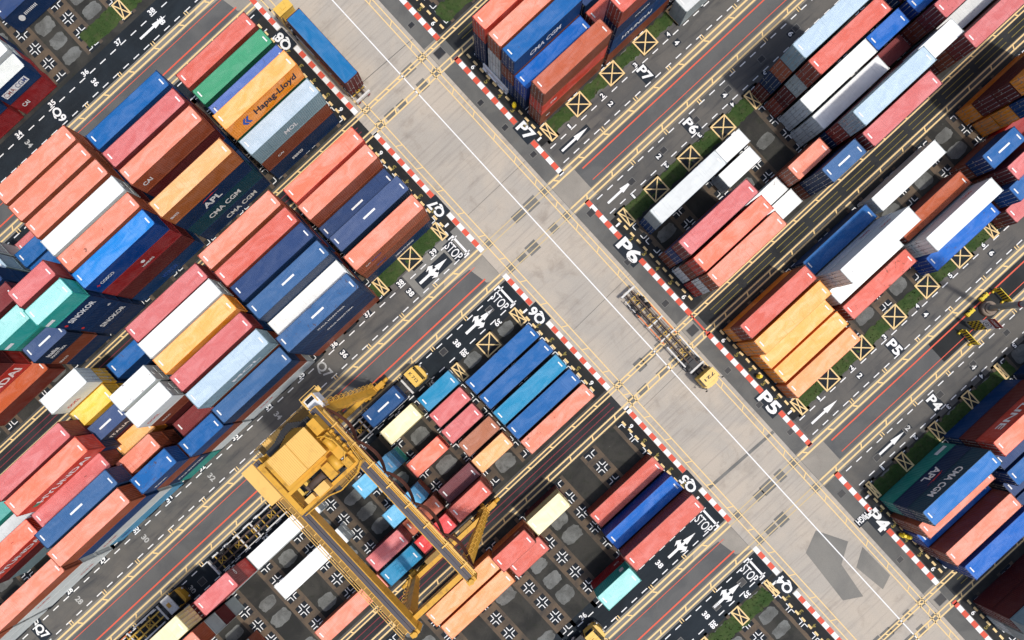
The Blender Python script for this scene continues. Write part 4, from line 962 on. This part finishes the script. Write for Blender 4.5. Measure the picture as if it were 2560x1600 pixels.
def trailer(s0, t0, head, length, label, style=0):
    """skeletal container trailer; local x forward, origin at its rear end."""
    p = W(s0, t0); root = empty('container_trailer', (p.x, p.y, 0.022), head)
    tag(root, label, 'trailer', 'container trailers')
    L = length; bmat = M['rustbeam'] if style != 2 else M['yellow_steel']
    for y in (-.48, .48): build('main_beam', lambda bm: (box(bm, .1, y-.1, 1.0, L, y+.1, 1.06), box(bm, .1, y-.03, .6, L, y+.03, 1.0), box(bm, .1, y-.1, .56, L, y+.1, .6)), [bmat], root)
    def cross(bm):
        n = int(L/1.05)
        for i in range(1, n):
            x = L*i/n; box(bm, x-.06, -1.15 if i % 2 else -.45, .72, x+.06, 1.15 if i % 2 else .45, .86)
        for i in range(1, n, 3):
            x = L*i/n; bar(bm, (x, -.45, .8), (x+.9, .45, .8), .08); bar(bm, (x, .45, .8), (x+.9, -.45, .8), .08)
    build('cross_beams', cross, [M['yellow_steel']], root)
    for sg in (-1, 1):
        y = sg*1.2
        build('side_rail', lambda bm: (box(bm, L*.22, y-.06, .8, L*.62, y+.06, .98), ), [M['orange_steel'] if style != 3 else M['offwhite']], root)
        build('side_guard', lambda bm: (box(bm, L*.66, y-.1, .78, L*.95, y+.1, 1.02), box(bm, L*.05, y-.05, .8, L*.2, y+.05, .95)), [M['offwhite']], root)
    for x in (0.0, L): build('bolster', lambda bm: box(bm, x-.14, -1.28, .74, x+.14, 1.28, 1.14), [M['offwhite']], root)
    for x in (L*.40, L*.58):
        build('twistlock_bolster', lambda bm: (box(bm, x-.1, -1.28, .84, x+.1, 1.28, 1.0), box(bm, x-.16, -1.34, 1.0, x+.16, -1.12, 1.1), box(bm, x-.16, 1.12, 1.0, x+.16, 1.34, 1.1)), [M['offwhite']], root)
    for x in (2.1, 3.4):
        build('axle', lambda bm: cyl(bm, (x, -1.1, .5), (x, 1.1, .5), .09, 10), [M['black']], root)
        for y in (-.98, .98): wheel(root, x, y, .5, .52)
    for y in (-.8, .8): build('landing_leg', lambda bm: (box(bm, L-2.6, y-.08, .12, L-2.4, y+.08, 1.0), box(bm, L-2.7, y-.15, .02, L-2.3, y+.15, .12)), [M['black']], root)
    build('tail_light', lambda bm: (box(bm, -.2, -1.1, .5, -.14, -.7, .66), box(bm, -.2, .7, .5, -.14, 1.1, .66)), [M['sign_red']], root)
    return root
HT, HNT = VA, VA+math.pi
tractor(12.35, -57.6, HNT, 'yellow tractor pulling the long blue topped container up the central road')
trailer(12.5, -42.8, HNT, 13.9, 'trailer under the long blue topped container beside painted Q8')
c = container('T', 40, 0, 0, 1, 1, 'ma', *W(12.53, -50.05, 1.17), HH, HNT)
for o in c.children:
    if o.name.startswith('roof'):
        o.color = rgb(0, 104, 160)
        for q in list(o.children): bpy.data.objects.remove(q)
        tagp = o; o['label'] = 'flat blue roof cover'
    if o.name.startswith('door'):
        bb = bpy.data.objects.new('locking_bar', cmesh('bar', 40, HH)); link(bb, o)
tag(c, 'long maroon container with a plain blue top riding on the road trailer', 'container', 'containers on trailers')
tractor(21.5, 19.3, HT, 'yellow tractor with pale cab roof on the central road facing south-east', 0, '721')
trailer(21.6, 3.9, HT, 14.7, 'empty brown skeletal trailer standing on the central road')
tractor(-10.35, -7.95, UA, 'yellow tractor with dark characters on its cab roof in the lane under Q6', 0, 'K 712')
trailer(-25.0, -7.75, UA, 13.9, 'trailer carrying a short blue container in the lane beside the crane', 3)
c = container('T', 20, 0, 1, 1, 1, 'bl', *W(-15.05, -7.7, 1.17), H20, UA)
for o in c.children:
    if o.name.startswith('roof'):
        o.color = rgb(24, 74, 124); q = bpy.data.objects.new('roof_label', cmesh('panel', 20, H20)); link(q, o)
tag(c, 'short dark blue container on the trailer behind the tractor with roof number', 'container', 'containers on trailers')
tractor(-33.4, -7.6, UA, 'yellow tractor mostly hidden below the crane machinery house')
trailer(-49.3, -7.6, UA, 13.9, 'empty black skeletal trailer in the lane partly under the crane', 3)
tractor(-57.3, -7.85, UA, 'amber tractor with a white roof panel near the number 30', 2)
trailer(-73.0, -7.9, UA, 13.9, 'yellow framed skeletal trailer behind the amber tractor', 2)
tractor(-16.6, 36.6, UA, 'yellow tractor entering at the bottom edge of the picture beside block Q5')
trailer(-32.2, 36.6, UA, 13.9, 'trailer behind the tractor at the bottom picture edge')

# ================================================================== GANTRY CRANE
S0, T0 = -21.6, 1.3
pc = W(S0, T0)
crane = empty('gantry_crane', (pc.x, pc.y, 0.022), UA)
tag(crane, 'tall yellow gantry crane on tyres straddling the rows of block Q6', 'crane')
GX = {1: 4.2, -1: -4.1}; YN, YS = 11.75, -11.7; GZ = 18.5; GT = 20.0
def L_(s, t, z): return (s-S0, T0-t, z)
for q, x in GX.items():
    def girder(bm):
        box(bm, x-.5, YS-1.0, GZ-.1, x+.5, YN+.6, GT)
        for i in range(12):
            y = YS + (YN-YS)*i/11
            box(bm, x+q*-.5-.02, y-.05, GZ, x+q*-.5+.02, y+.05, GT-.1)
    g = build('main_girder', girder, [M['yellow']], crane)
    build('rail', lambda bm: (box(bm, x-.40, YS-.9, GT, x+.40, YN+.5, GT+.03), box(bm, x-.05, YS-.9, GT+.03, x+.05, YN+.5, GT+.14), box(bm, x+.2, YS-.9, GT+.03, x+.26, YN+.5, GT+.06)), [M['railtop']], g)
    build('end_cap', lambda bm: (box(bm, x-.55, YS-1.5, GZ-.15, x+.55, YS-1.0, GT+.1), cyl(bm, (x, YS-1.25, GT+.1), (x, YS-1.25, GT+.4), .3, 14)), [M['yellow']], g)
for y in (YN+.35, YS-.35):
    build('end_tie', lambda bm: box(bm, GX[-1]+.5, y-.3, GZ-.8, GX[1]-.5, y+.3, GZ+.2), [M['yellow']], crane)
for sx in (1, -1):
    for y in (YN, YS):
        xb = sx*6.7
        def leg(bm):
            taperbar(bm, (GX[sx], y, GZ-.1), (xb, y, 2.4), 1.25, 1.1, .7, .8)
            for k in range(7):
                f = k/7.0; z = 2.6+f*15; xx = xb+(GX[sx]-xb)*f
                box(bm, xx-.3-f*.3, y-.6, z, xx+.3+f*.3, y-.55, z+.08)
        lg = build('leg', leg, [M['yellow']], crane)
        def ladder(bm):
            a, b = Vector((xb+sx*.6, y+.5, 2.4)), Vector((GX[sx]+sx*.8, y+.5, GZ))
            for d in (-.22, .22): bar(bm, a+Vector((0, d, 0)), b+Vector((0, d, 0)), .06)
            for i in range(34): 
                q_ = a+(b-a)*i/34; bar(bm, q_+Vector((0, -.22, 0)), q_+Vector((0, .22, 0)), .045)
            for i in range(0, 34, 3):
                q_ = a+(b-a)*i/34
                for u, v in (((0, -.25), (sx*.55, -.25)), ((sx*.55, -.25), (sx*.55, .25)), ((sx*.55, .25), (0, .25))): bar(bm, q_+Vector((u[0], u[1], .3)), q_+Vector((v[0], v[1], .3)), .04)
        build('ladder', ladder, [M['yellow']], lg)
        def bogie(bm):
            box(bm, xb-1.9, y-.35, 1.3, xb+1.9, y+.35, 1.9); box(bm, xb-.5, y-.4, 1.9, xb+.5, y+.4, 2.5)
            for dx in (-1.2, 1.2): box(bm, xb+dx-.2, y-.5, .7, xb+dx+.2, y+.5, 1.3)
        bg_ = build('bogie', bogie, [M['yellow']], crane)
        for dx in (-1.35, 1.35):
            build('tyre', lambda bm: cyl(bm, (xb+dx, y-.33, .78), (xb+dx, y+.33, .78), .78, 20), [M['rubber']], bg_)
        build('drive_motor', lambda bm: (cyl(bm, (xb+sx*1.9, y+.1, 1.6), (xb+sx*2.7, y+.1, 1.6), .28, 12), cyl(bm, (xb+sx*.2, y+.7, 1.5), (xb+sx*.2, y+1.2, 1.5), .3, 12), box(bm, xb-.6, y+.45, 1.9, xb+.5, y+.95, 2.6)), [M['yellow']], bg_)
    
for y in (YN, YS):
    build('sill_beam', lambda bm: box(bm, -6.2, y-.32, 2.5, 6.2, y+.32, 3.2), [M['yellow']], crane)
    build('sill_equipment', lambda bm: (box(bm, -3.8, y+.4, 2.3, -1.4, y+1.1, 3.9), box(bm, .2, y+.4, 2.3, 1.6, y+1.0, 3.5), box(bm, 2.4, y+.35, 2.4, 4.6, y+.9, 3.0)), [M['grating']], crane)
# walkway and handrail along the south-west girder, pipes along the north-east one
def walk(bm):
    x = GX[-1]-.55
    box(bm, x-.95, YS-.9, GZ+.25, x, YN-1.5, GZ+.30)
def rails(bm):
    x = GX[-1]-1.48
    for dz in (.55, 1.1): bar(bm, (x, YS-.9, GZ+.3+dz), (x, YN-1.5, GZ+.3+dz), .06)
    n = 17
    for i in range(n+1):
        y = YS-.9+(YN-1.5-YS+.9)*i/n; bar(bm, (x, y, GZ+.3), (x, y, GZ+1.4), .06); bar(bm, (x, y, GZ+.27), (GX[-1]-.5, y, GZ+.27), .08)
        if i % 3 == 1:
            for e in (0, .5): bar(bm, (x-.12, y+e, GZ+.36), (GX[-1]-.5, y+e, GZ+.36), .07)
    for dx in (-.35, -.6): bar(bm, (x+dx, YS-.9, GZ-.35), (x+dx, YN-1.5, GZ-.35), .05)
    for i in range(9):
        y = YS+(YN-YS)*i/9; bar(bm, (x-.6, y, GZ-.35), (GX[-1]-.5, y, GZ-.2), .06)
wk = build('walkway', walk, [M['grating']], crane); build('handrail', rails, [M['yellow_pale']], wk)
def pipes(bm):
    x = GX[1]+.52
    box(bm, x, YS-.9, GT-.35, x+.36, YN-.3, GT-.26); 
    for dx, r in ((.14, .05), (.42, .07)): cyl(bm, (x+dx, YS-.9, GT+.12), (x+dx, YN-.3, GT+.12), r, 8)
    for i in range(8):
        y = YS+(YN-YS)*i/8+.6; box(bm, GX[1]+.1, y-.07, GT+.02, x+.55, y+.07, GT+.2)
build('pipe_walkway', pipes, [M['yellow_pale']], crane)
def fest(bm):
    x = GX[1]+1.05
    n = 5; span = (YN-.5-(YS-.2))/n
    for i in range(n):
        y0 = YS-.2+i*span
        for k in range(3):
            pts = [(x+.07*k-.07, y0+span*f, GT-.4-(2.3+.12*k)*4*f*(1-f)) for f in [j/12 for j in range(13)]]; tube(bm, pts, .11, 6)
    bar(bm, (x, YS-.6, GT-.32), (x, YN, GT-.32), .12)
build('festoon_cable', fest, [M['cable']], crane)
# trolley with its machinery house
def trol(bm):
    for x in (-3.9, 4.0): box(bm, x-.3, 4.6, GT+.15, x+.3, 11.6, GT+.55)
    for y in (4.8, 7.2, 11.3): box(bm, -3.9, y-.2, GT+.2, 4.0, y+.2, GT+.6)
    box(bm, -3.4, 7.3, GT+.45, 3.6, 11.2, GT+.52)
    for x in (-3.9, 4.0):
        for y in (5.2, 11.0): cyl(bm, (x-.2, y, GT+.32), (x+.2, y, GT+.32), .24, 12)
tr = build('trolley_frame', trol, [M['yellow']], crane)
def house(bm): box(bm, -1.85, 7.75, GT+.52, 3.05, 10.85, GT+2.7)
ho = build('machinery_house', house, [M['yellow']], crane)
for x0, x1 in ((-2.0, .56), (.64, 3.2)):
    def hroof(bm):
        n = 12; z = GT+2.74; vs = []
        for i in range(n):
            a = x0+(x1-x0)*i/n; d = (x1-x0)/n
            vs += [(a, z+.05), (a+d*.5, z+.05), (a+d*.55, z), (a+d*.95, z)]
        vs.append((x1, z+.05))
        r0 = [bm.verts.new((x, 7.55, q)) for x, q in vs]; r1 = [bm.verts.new((x, 11.0, q)) for x, q in vs]
        for i in range(len(vs)-1): bm.faces.new((r0[i], r0[i+1], r1[i+1], r1[i]))
    build('roof_panel', hroof, [M['yellow_pale']], ho)
def mach(bm):
    cyl(bm, (2.6, 5.5, GT+1.2), (2.6, 7.1, GT+1.2), .55, 16); box(bm, 3.1, 6.2, GT+.5, 4.2, 9.2, GT+1.5); box(bm, 3.3, 9.5, GT+.5, 4.3, 11.2, GT+2.0)
    cyl(bm, (3.6, 7.4, GT+1.5), (3.6, 8.8, GT+1.9), .4, 12); box(bm, 1.0, 5.2, GT+.5, 2.0, 6.9, GT+1.3); box(bm, 3.2, 4.9, GT+.5, 4.0, 5.9, GT+1.6)
    tube(bm, [(3.2, 9.4, GT+2.0), (3.9, 9.0, GT+2.3), (4.3, 8.0, GT+2.2), (4.2, 6.4, GT+1.8), (3.4, 5.6, GT+1.6)], .08, 6)
    for y in (6.0, 7.0, 8.0, 9.0): box(bm, 4.25, y-.15, GT+.6, 4.6, y+.15, GT+1.2)
build('hoist_machinery', mach, [M['yellow']], tr)
build('hoist_drum', lambda bm: (cyl(bm, (-1.2, 6.2, GT+.9), (.8, 6.2, GT+.9), .42, 18), box(bm, -1.5, 5.9, GT+.55, -1.2, 6.5, GT+1.4)), [M['rustbeam']], tr)
build('service_box', lambda bm: (box(bm, -1.0, 4.7, GT+.5, .5, 5.7, GT+1.5), box(bm, -2.6, 5.0, GT+.5, -1.5, 5.6, GT+1.1)), [M['yellow_pale']], tr)
def trail(bm):
    pth = [(-3.6, 4.3), (-.5, 4.2), (.9, 3.7), (3.4, 3.9), (4.6, 4.6), (4.9, 7.0)]
    for dz in (1.0, 1.55):
        for a, b in zip(pth, pth[1:]): bar(bm, (a[0], a[1], GT+dz-.4), (b[0], b[1], GT+dz-.4), .08)
    for a, b in zip(pth, pth[1:]):
        for f in (0, .5): bar(bm, (a[0]+(b[0]-a[0])*f, a[1]+(b[1]-a[1])*f, GT+.1), (a[0]+(b[0]-a[0])*f, a[1]+(b[1]-a[1])*f, GT+1.15), .06)
    for i in range(5): bar(bm, (2.0+i*.35, 3.85, GT+.4), (2.0+i*.35, 4.6, GT+.4), .06)
build('trolley_handrail', trail, [M['yellow']], tr)
build('trolley_deck', lambda bm: (box(bm, -3.6, 4.3, GT+.15, 4.7, 4.6, GT+.2), box(bm, .9, 3.8, GT+.15, 3.4, 4.3, GT+.2)), [M['grating']], tr)
# electrical house outside the south-west girder, engine house and cab at the lane end
build('electrical_house', lambda bm: (box(bm, -6.0, 7.7, GZ-1.4, -4.62, 12.3, GZ+1.5), box(bm, -6.08, 7.6, GZ+1.5, -4.55, 12.4, GZ+1.57)), [M['yellow_pale']], crane)
def eng(bm):
    box(bm, -4.0, 12.3, 14.2, -1.4, 14.0, 16.0)
    for i in range(9): box(bm, -4.05+i*.3, 12.2, 16.0, -3.9+i*.3, 14.1, 16.05)
build('engine_house', eng, [M['yellow_pale']], crane)
build('engine_platform', lambda bm: (box(bm, -5.6, 12.0, 14.0, 3.6, 14.3, 14.15), box(bm, -1.0, 12.3, 14.15, .4, 13.2, 15.2), cyl(bm, (1.2, 12.9, 14.2), (1.2, 12.9, 15.4), .35, 12)), [M['grating']], crane)
def plat_rail(bm):
    for dz in (.55, 1.1):
        for a, b in (((-5.6, 14.3), (3.6, 14.3)), ((-5.6, 12.0), (-5.6, 14.3)), ((3.6, 12.0), (3.6, 14.3))): bar(bm, (a[0], a[1], 14.15+dz), (b[0], b[1], 14.15+dz), .06)
    for i in range(8): bar(bm, (-5.6+i*1.31, 14.3, 14.15), (-5.6+i*1.31, 14.3, 15.25), .06)
    for a, b in (((3.6, 12.4, 14.2), (1.0, 12.4, 10.6)), ((3.6, 13.1, 14.2), (1.0, 13.1, 10.6))): bar(bm, a, b, .08)
    for i in range(9): bar(bm, (3.6-i*.3, 12.4, 14.1-i*.42), (3.6-i*.3, 13.1, 14.1-i*.42), .07)
build('platform_handrail', plat_rail, [M['yellow_pale']], crane)
cb = build('operator_cab', lambda bm: (box(bm, 3.5, 12.0, 16.4, 5.0, 13.9, 18.4), box(bm, 3.4, 11.9, 18.4, 5.1, 13.3, 18.48)), [M['white']], crane)
build('cab_window', lambda bm: (box(bm, 3.46, 12.9, 16.8, 3.49, 13.8, 18.1), box(bm, 3.65, 13.0, 18.41, 4.7, 13.75, 18.45), box(bm, 3.6, 13.91, 16.7, 4.9, 13.94, 18.2)), [M['glass']], cb)
build('cab_frame', lambda bm: (box(bm, 3.3, 12.85, 18.41, 3.5, 14.0, 18.56), box(bm, 4.8, 12.85, 18.41, 4.95, 14.0, 18.56), box(bm, 3.5, 13.85, 18.41, 4.8, 14.0, 18.56), box(bm, 3.0, 14.0, 16.2, 5.4, 14.6, 16.3), bar(bm, (3.0, 14.6, 17.3), (5.4, 14.6, 17.3), .06), bar(bm, (3.0, 14.0, 17.3), (3.0, 14.6, 17.3), .06), bar(bm, (5.4, 14.0, 17.3), (5.4, 14.6, 17.3), .06)), [M['yellow_pale']], cb)
def chain(bm):
    pts = [(-2.2, 11.8), (-1.0, 11.9), (.4, 12.4), (1.5, 12.5), (2.6, 11.7), (3.6, 11.6)]
    for a, b in zip(pts, pts[1:]):
        n = 5
        for i in range(n):
            f = i/n; box(bm, a[0]+(b[0]-a[0])*f-.13, a[1]+(b[1]-a[1])*f-.34, GT+.55, a[0]+(b[0]-a[0])*f+.13, a[1]+(b[1]-a[1])*f+.34, GT+.8)
build('cable_chain', chain, [M['black']], tr)

# ================================================================== MAST, BARRIERS, SMALL THINGS
pm = W(58.9, 41.45)
mast = empty('light_mast', (pm.x, pm.y, 0.022), UA); tag(mast, 'tall grey tapered light mast on a round base between the barriers', 'light mast')
build('base', lambda bm: (cyl(bm, (0, 0, 0), (0, 0, .55), 1.15, 24, 1.05), cyl(bm, (0, 0, .55), (0, 0, .75), .8, 20)), [M['concrete_post']], mast)
def mpole(bm):
    cyl(bm, (0, 0, .75), (0, 0, 29), .48, 14, .22)
    for k in range(3): cyl(bm, (0, 0, 8+k*8), (0, 0, 8.3+k*8), .46-.07*k, 14)
build('pole', mpole, [M['mast']], mast)
build('collar', lambda bm: cyl(bm, (0, 0, 5.0), (0, 0, 5.25), .47, 14), [M['sign_red']], mast)
build('service_door', lambda bm: box(bm, -.52, -.18, 1.1, -.44, .18, 2.2), [M['steel']], mast)
def heads(bm):
    cyl(bm, (0, 0, 28.4), (0, 0, 28.7), 1.3, 20)
    for k in range(8):
        a = k*math.pi/4; box(bm, 1.35*math.cos(a)-.28, 1.35*math.sin(a)-.28, 27.8, 1.35*math.cos(a)+.28, 1.35*math.sin(a)+.28, 28.3)
build('lamp_head', heads, [M['steel']], mast)
def striped(bm, y0, y1, z0, z1, n, slope=.25):
    """slanted black stripes standing proud of both faces of a board in the local y-z plane."""
    d = (y1-y0)/n
    for i in range(n):
        a = y0+i*d
        for x in (-.056, .056):
            q = [bm.verts.new((x, yy, zz)) for yy, zz in ((a, z0), (a+d*.5, z0), (min(a+d*.5+slope, y1), z1), (min(a+slope, y1), z1))]; bm.faces.new(q)
def barrier(s, t, width, hgt, label, n=6):
    p = W(s, t); r_ = empty('hazard_barrier', (p.x, p.y, 0.022), UA); tag(r_, label, 'barrier', 'yellow and black barriers round the mast')
    b_ = build('board', lambda bm: box(bm, -.05, -width/2, .25, .05, width/2, hgt), [M['barrier_yellow']], r_)
    build('stripes', lambda bm: striped(bm, -width/2, width/2, .26, hgt-.01, n), [M['letter_dark']], b_)
    for y in (-width/2+.3, width/2-.3): build('foot', lambda bm: (box(bm, -.45, y-.12, 0, .45, y+.12, .25), box(bm, -.08, y-.06, .25, -.052, y+.06, hgt)), [M['barrier_yellow']], r_)
barrier(53.7, 42.4, 2.9, 1.25, 'yellow and black barrier board left of the mast beside the sign board', 7)
barrier(61.4, 41.2, 2.6, 1.3, 'yellow and black barrier board on the far side of the mast', 6)
ps = W(55.3, 41.55); sg_ = empty('sign_board', (ps.x, ps.y, 0.022), UA); tag(sg_, 'tall sign board with chequered foot, no turning sign and dark red top', 'sign')
build('post', lambda bm: (box(bm, -.02, -.75, 0, .08, -.65, 4.6), box(bm, -.02, .65, 0, .08, .75, 4.6)), [M['steel']], sg_)
b1 = build('chequered_panel', lambda bm: box(bm, -.08, -.85, .3, -.03, .85, 2.3), [M['barrier_yellow']], sg_)
def cheq(bm):
    for i in range(6):
        for j in range(6):
            if (i+j) % 2: 
                y, z = -.85+i*.2833, .3+j*.333
                bm.faces.new([bm.verts.new((-.084, a, b)) for a, b in ((y, z), (y+.2833, z), (y+.2833, z+.333), (y, z+.333))])
build('chequers', cheq, [M['letter_dark']], b1)
b2 = build('turn_panel', lambda bm: box(bm, -.08, -.85, 2.32, -.03, .85, 3.5), [M['white']], sg_)
def ring(bm):
    n = 28
    for i in range(n):
        a, b = 2*math.pi*i/n, 2*math.pi*(i+1)/n
        bm.faces.new([bm.verts.new((-.084, r_*math.cos(q), 2.91+r_*math.sin(q))) for r_, q in ((.54, a), (.54, b), (.46, b), (.46, a))])
    def seg(y0, z0, y1, z1, w_):
        a, b = Vector((y0, z0)), Vector((y1, z1)); d = (b-a).normalized(); m_ = Vector((-d.y, d.x))*w_/2
        bm.faces.new([bm.verts.new((-.086, q.x, 2.91+q.y)) for q in (a-m_, b-m_, b+m_, a+m_)])
    seg(-.16, -.26, -.16, .14, .1); seg(-.2, .16, .18, .16, .1); seg(.16, .2, .16, -.06, .1); seg(.02, -.02, .3, -.02, .05); seg(.05, -.05, .17, -.2, .08); seg(.28, -.05, .16, -.2, .08)
build('no_turn_symbol', ring, [M['letter_dark']], b2)
b3 = build('red_panel', lambda bm: box(bm, -.08, -.85, 3.52, -.03, .85, 4.6), [M['sign_red']], sg_)
bm = bmesh.new(); put_text(bm, 'LORRY', (-.085, 0, 4.06), (0, -1, 0), (0, 0, 1), 1.3, .4, .01); obj('lettering', mesh_from(bm, 'lettering'), [M['letter_white']], b3)
for i, (s, t, lab) in enumerate(((56.6, 40.1, 'short yellow kerb block north-west of the mast'), (57.1, 42.9, 'short yellow kerb block south-east of the mast, by the sign board'), (59.6, 39.8, 'short yellow kerb block north of the mast base'))):
    p = W(s, t); k = empty('kerb_block', (p.x, p.y, .022), UA); tag(k, lab, 'kerb block', 'kerb blocks round the mast')
    build('block', lambda bm: (box(bm, -.7, -.28, 0, .7, .28, .35), box(bm, -.6, -.2, .35, .6, .2, .42)), [M['barrier_yellow']], k)
    build('stripes', lambda bm: (box(bm, -.3, -.283, 0, 0, .283, .353), box(bm, .3, -.283, 0, .5, .283, .353)), [M['letter_dark']], k)
def barrel(s, t, lab):
    p = W(s, t); k = empty('warning_barrel', (p.x, p.y, .022)); tag(k, lab, 'barrel', 'yellow barrels beside the kerb')
    def bd(bm):
        cyl(bm, (0, 0, .06), (0, 0, .95), .31, 20, .27)
        for z in (.3, .6): cyl(bm, (0, 0, z), (0, 0, z+.05), .325, 20)
    build('drum', bd, [M['barrel_yellow']], k); build('base', lambda bm: cyl(bm, (0, 0, 0), (0, 0, .07), .42, 20), [M['black']], k)
    build('cap', lambda bm: cyl(bm, (0, 0, .95), (0, 0, 1.05), .27, 20, .2), [M['barrel_yellow']], k)
barrel(27.9, -27.2, 'yellow barrel by the kerb dashes in front of the bright blue container, block P7')
barrel(27.55, 25.9, 'yellow barrel standing at the kerb dashes in front of block P5')
barrel(27.75, 57.7, 'yellow barrel next to another one in front of block P4, the farther from P4 letters'); barrel(27.3, 57.0, 'yellow barrel next to another one in front of block P4, the nearer to P4 letters')
def wbar(s, t, ln, lab):
    p = W(s, t); k = empty('white_barrier', (p.x, p.y, .022), VA); tag(k, lab, 'barrier')
    build('panel', lambda bm: (box(bm, -ln/2, -.12, .1, ln/2, .12, .95), box(bm, -ln/2, -.3, 0, ln/2, .3, .1)), [M['white']], k)
    for x in (-ln*.3, ln*.1, ln*.4): build('foot', lambda bm: box(bm, x-.2, -.36, .0, x+.2, .36, .16), [M['steel']], k)
wbar(28.55, -31.9, 5.2, 'long white barrier lying along the kerb dashes by block P7')
DR = [(24.9,-46.2,.5,'in the road shoulder beyond the track above block P7'),(24.7,-31.0,.5,'in the road shoulder in front of the salmon containers of P7'),(24.9,-25.9,.5,'in the road shoulder just past painted P7'),(25.2,-40.4,.8,'between the dark track lines beside block P7'),
 (25.3,-20.2,.5,'in the shoulder at the mouth of lane P7'),(25.7,-8.2,.6,'in the shoulder just before the kerb line of P6'),(39.7,-7.7,.55,'in lane P6 between the numbers 1 and 3'),(46.2,-7.7,.55,'in lane P6 beside the painted name P6'),(52.7,-7.8,.55,'in lane P6 beside the number 4'),(59.3,-7.7,.55,'in lane P6 above the number 5'),(66.1,-7.6,.55,'in lane P6 close to the top picture edge'),
 (33.2,-7.5,.55,'in lane P6 at the tip of the arrow'),(24.9,.7,.55,'in the shoulder under the P6 letters'),(24.8,8.9,.55,'in the shoulder by the last white kerb block of P6'),(25.1,14.5,.8,'between the track lines between P6 and P5'),(24.9,22.3,.5,'in the shoulder by block P5 nearest the crossing'),(24.9,29.1,.5,'in the shoulder just before painted P5'),
 (25.6,35.1,.5,'in the shoulder at the mouth of lane P5'),(32.4,46.5,.55,'in lane P4 at the tail of the arrow'),(38.4,46.4,.55,'in lane P4 at the tip of the arrow'),(45.4,46.0,.55,'in lane P4 beside the painted name P4'),(52.0,46.0,.5,'in lane P4 beside the number 4'),(58.7,46.0,.5,'in lane P4 close to the right picture edge'),
 (25.0,46.8,.6,'in the shoulder by the start of the P4 kerb line'),(24.8,59.7,.5,'in the shoulder by the middle of the P4 kerb line'),(25.2,68.0,.8,'between the track lines past block P4'),(24.8,76.3,.5,'in the shoulder near the bottom right corner'),
 (5.2,-7.9,.55,'in lane Q6 under the word STOP'),(-3.9,-8.0,.55,'in lane Q6 beside the tail of the arrow'),(-8.4,-6.0,.55,'in lane Q6 in front of the tractor'),(5.5,46.4,.6,'in lane Q4 under the word STOP'),(0.4,46.5,.55,'in lane Q4 beside the tail of the arrow'),(-7.0,46.6,.55,'in lane Q4 at the bottom picture edge'),(-52.6,-7.4,.6,'in lane Q6 above the painted 30')]
for s, t, a, lab in DR:
    p = W(s, t); k = empty('drain_grate', (p.x, p.y, .0), UA); tag(k, 'dark drain grate ' + lab, 'drain grate', 'drain grates')
    build('frame', lambda bm: (box(bm, -a, -a*.85, .0, a, -a*.85+.08, .03), box(bm, -a, a*.85-.08, .0, a, a*.85, .03), box(bm, -a, -a*.85+.08, 0, -a+.08, a*.85-.08, .03), box(bm, a-.08, -a*.85+.08, 0, a, a*.85-.08, .03)), [M['patch']], k)
    def gr(bm):
        box(bm, -a+.08, -a*.85+.08, 0, a-.08, a*.85-.08, .021)
        for i in range(5): box(bm, -a+.12+i*(2*a-.24)/5, -a*.8+.08, .021, -a+.17+i*(2*a-.24)/5, a*.8-.08, .028)
    build('grille', gr, [M['black']], k)
# ================================================================== LIGHT, SKY, CAMERA
SUN_EL = R(66)
sd = W(0.30, 0.95); sd.z = 0
sun_dir = Vector((sd.normalized().x*math.cos(SUN_EL), sd.normalized().y*math.cos(SUN_EL), math.sin(SUN_EL)))
ld = bpy.data.lights.new('sun', 'SUN'); ld.energy = 2.6; ld.angle = R(3.0); ld.color = (1.0, 0.955, 0.89)
lo = bpy.data.objects.new('sun', ld); link(lo); lo.rotation_euler = sun_dir.to_track_quat('Z', 'Y').to_euler(); lo.location = (0, 0, 120)
w = bpy.data.worlds.new('World'); SC.world = w; w.use_nodes = True
nt = w.node_tree; bg = nt.nodes['Background']
sky = nt.nodes.new('ShaderNodeTexSky'); sky.sky_type = 'NISHITA'; sky.sun_disc = False
sky.sun_elevation = SUN_EL; sky.sun_rotation = math.atan2(sun_dir.x, sun_dir.y)
sky.air_density = 1.0; sky.dust_density = 3.0; sky.ozone_density = 1.0
nt.links.new(sky.outputs[0], bg.inputs[0]); bg.inputs[1].default_value = 0.13
cam = bpy.data.cameras.new('camera'); co = bpy.data.objects.new('camera', cam); link(co)
co.location = (0, 0, 76.0); co.rotation_euler = (0, 0, 0)
cam.sensor_fit = 'HORIZONTAL'; cam.sensor_width = 36.0; cam.lens = 36.0*1299/2560
cam.shift_x = 30/2560; cam.shift_y = 135/2560
cam.clip_start = 0.5; cam.clip_end = 3000
SC.camera = co
SC.view_settings.view_transform = 'Standard'; SC.view_settings.look = 'None'; SC.view_settings.exposure = 0.15; SC.view_settings.gamma = 1
SC.render.engine = 'CYCLES'; SC.cycles.max_bounces = 6; SC.cycles.use_denoising = True
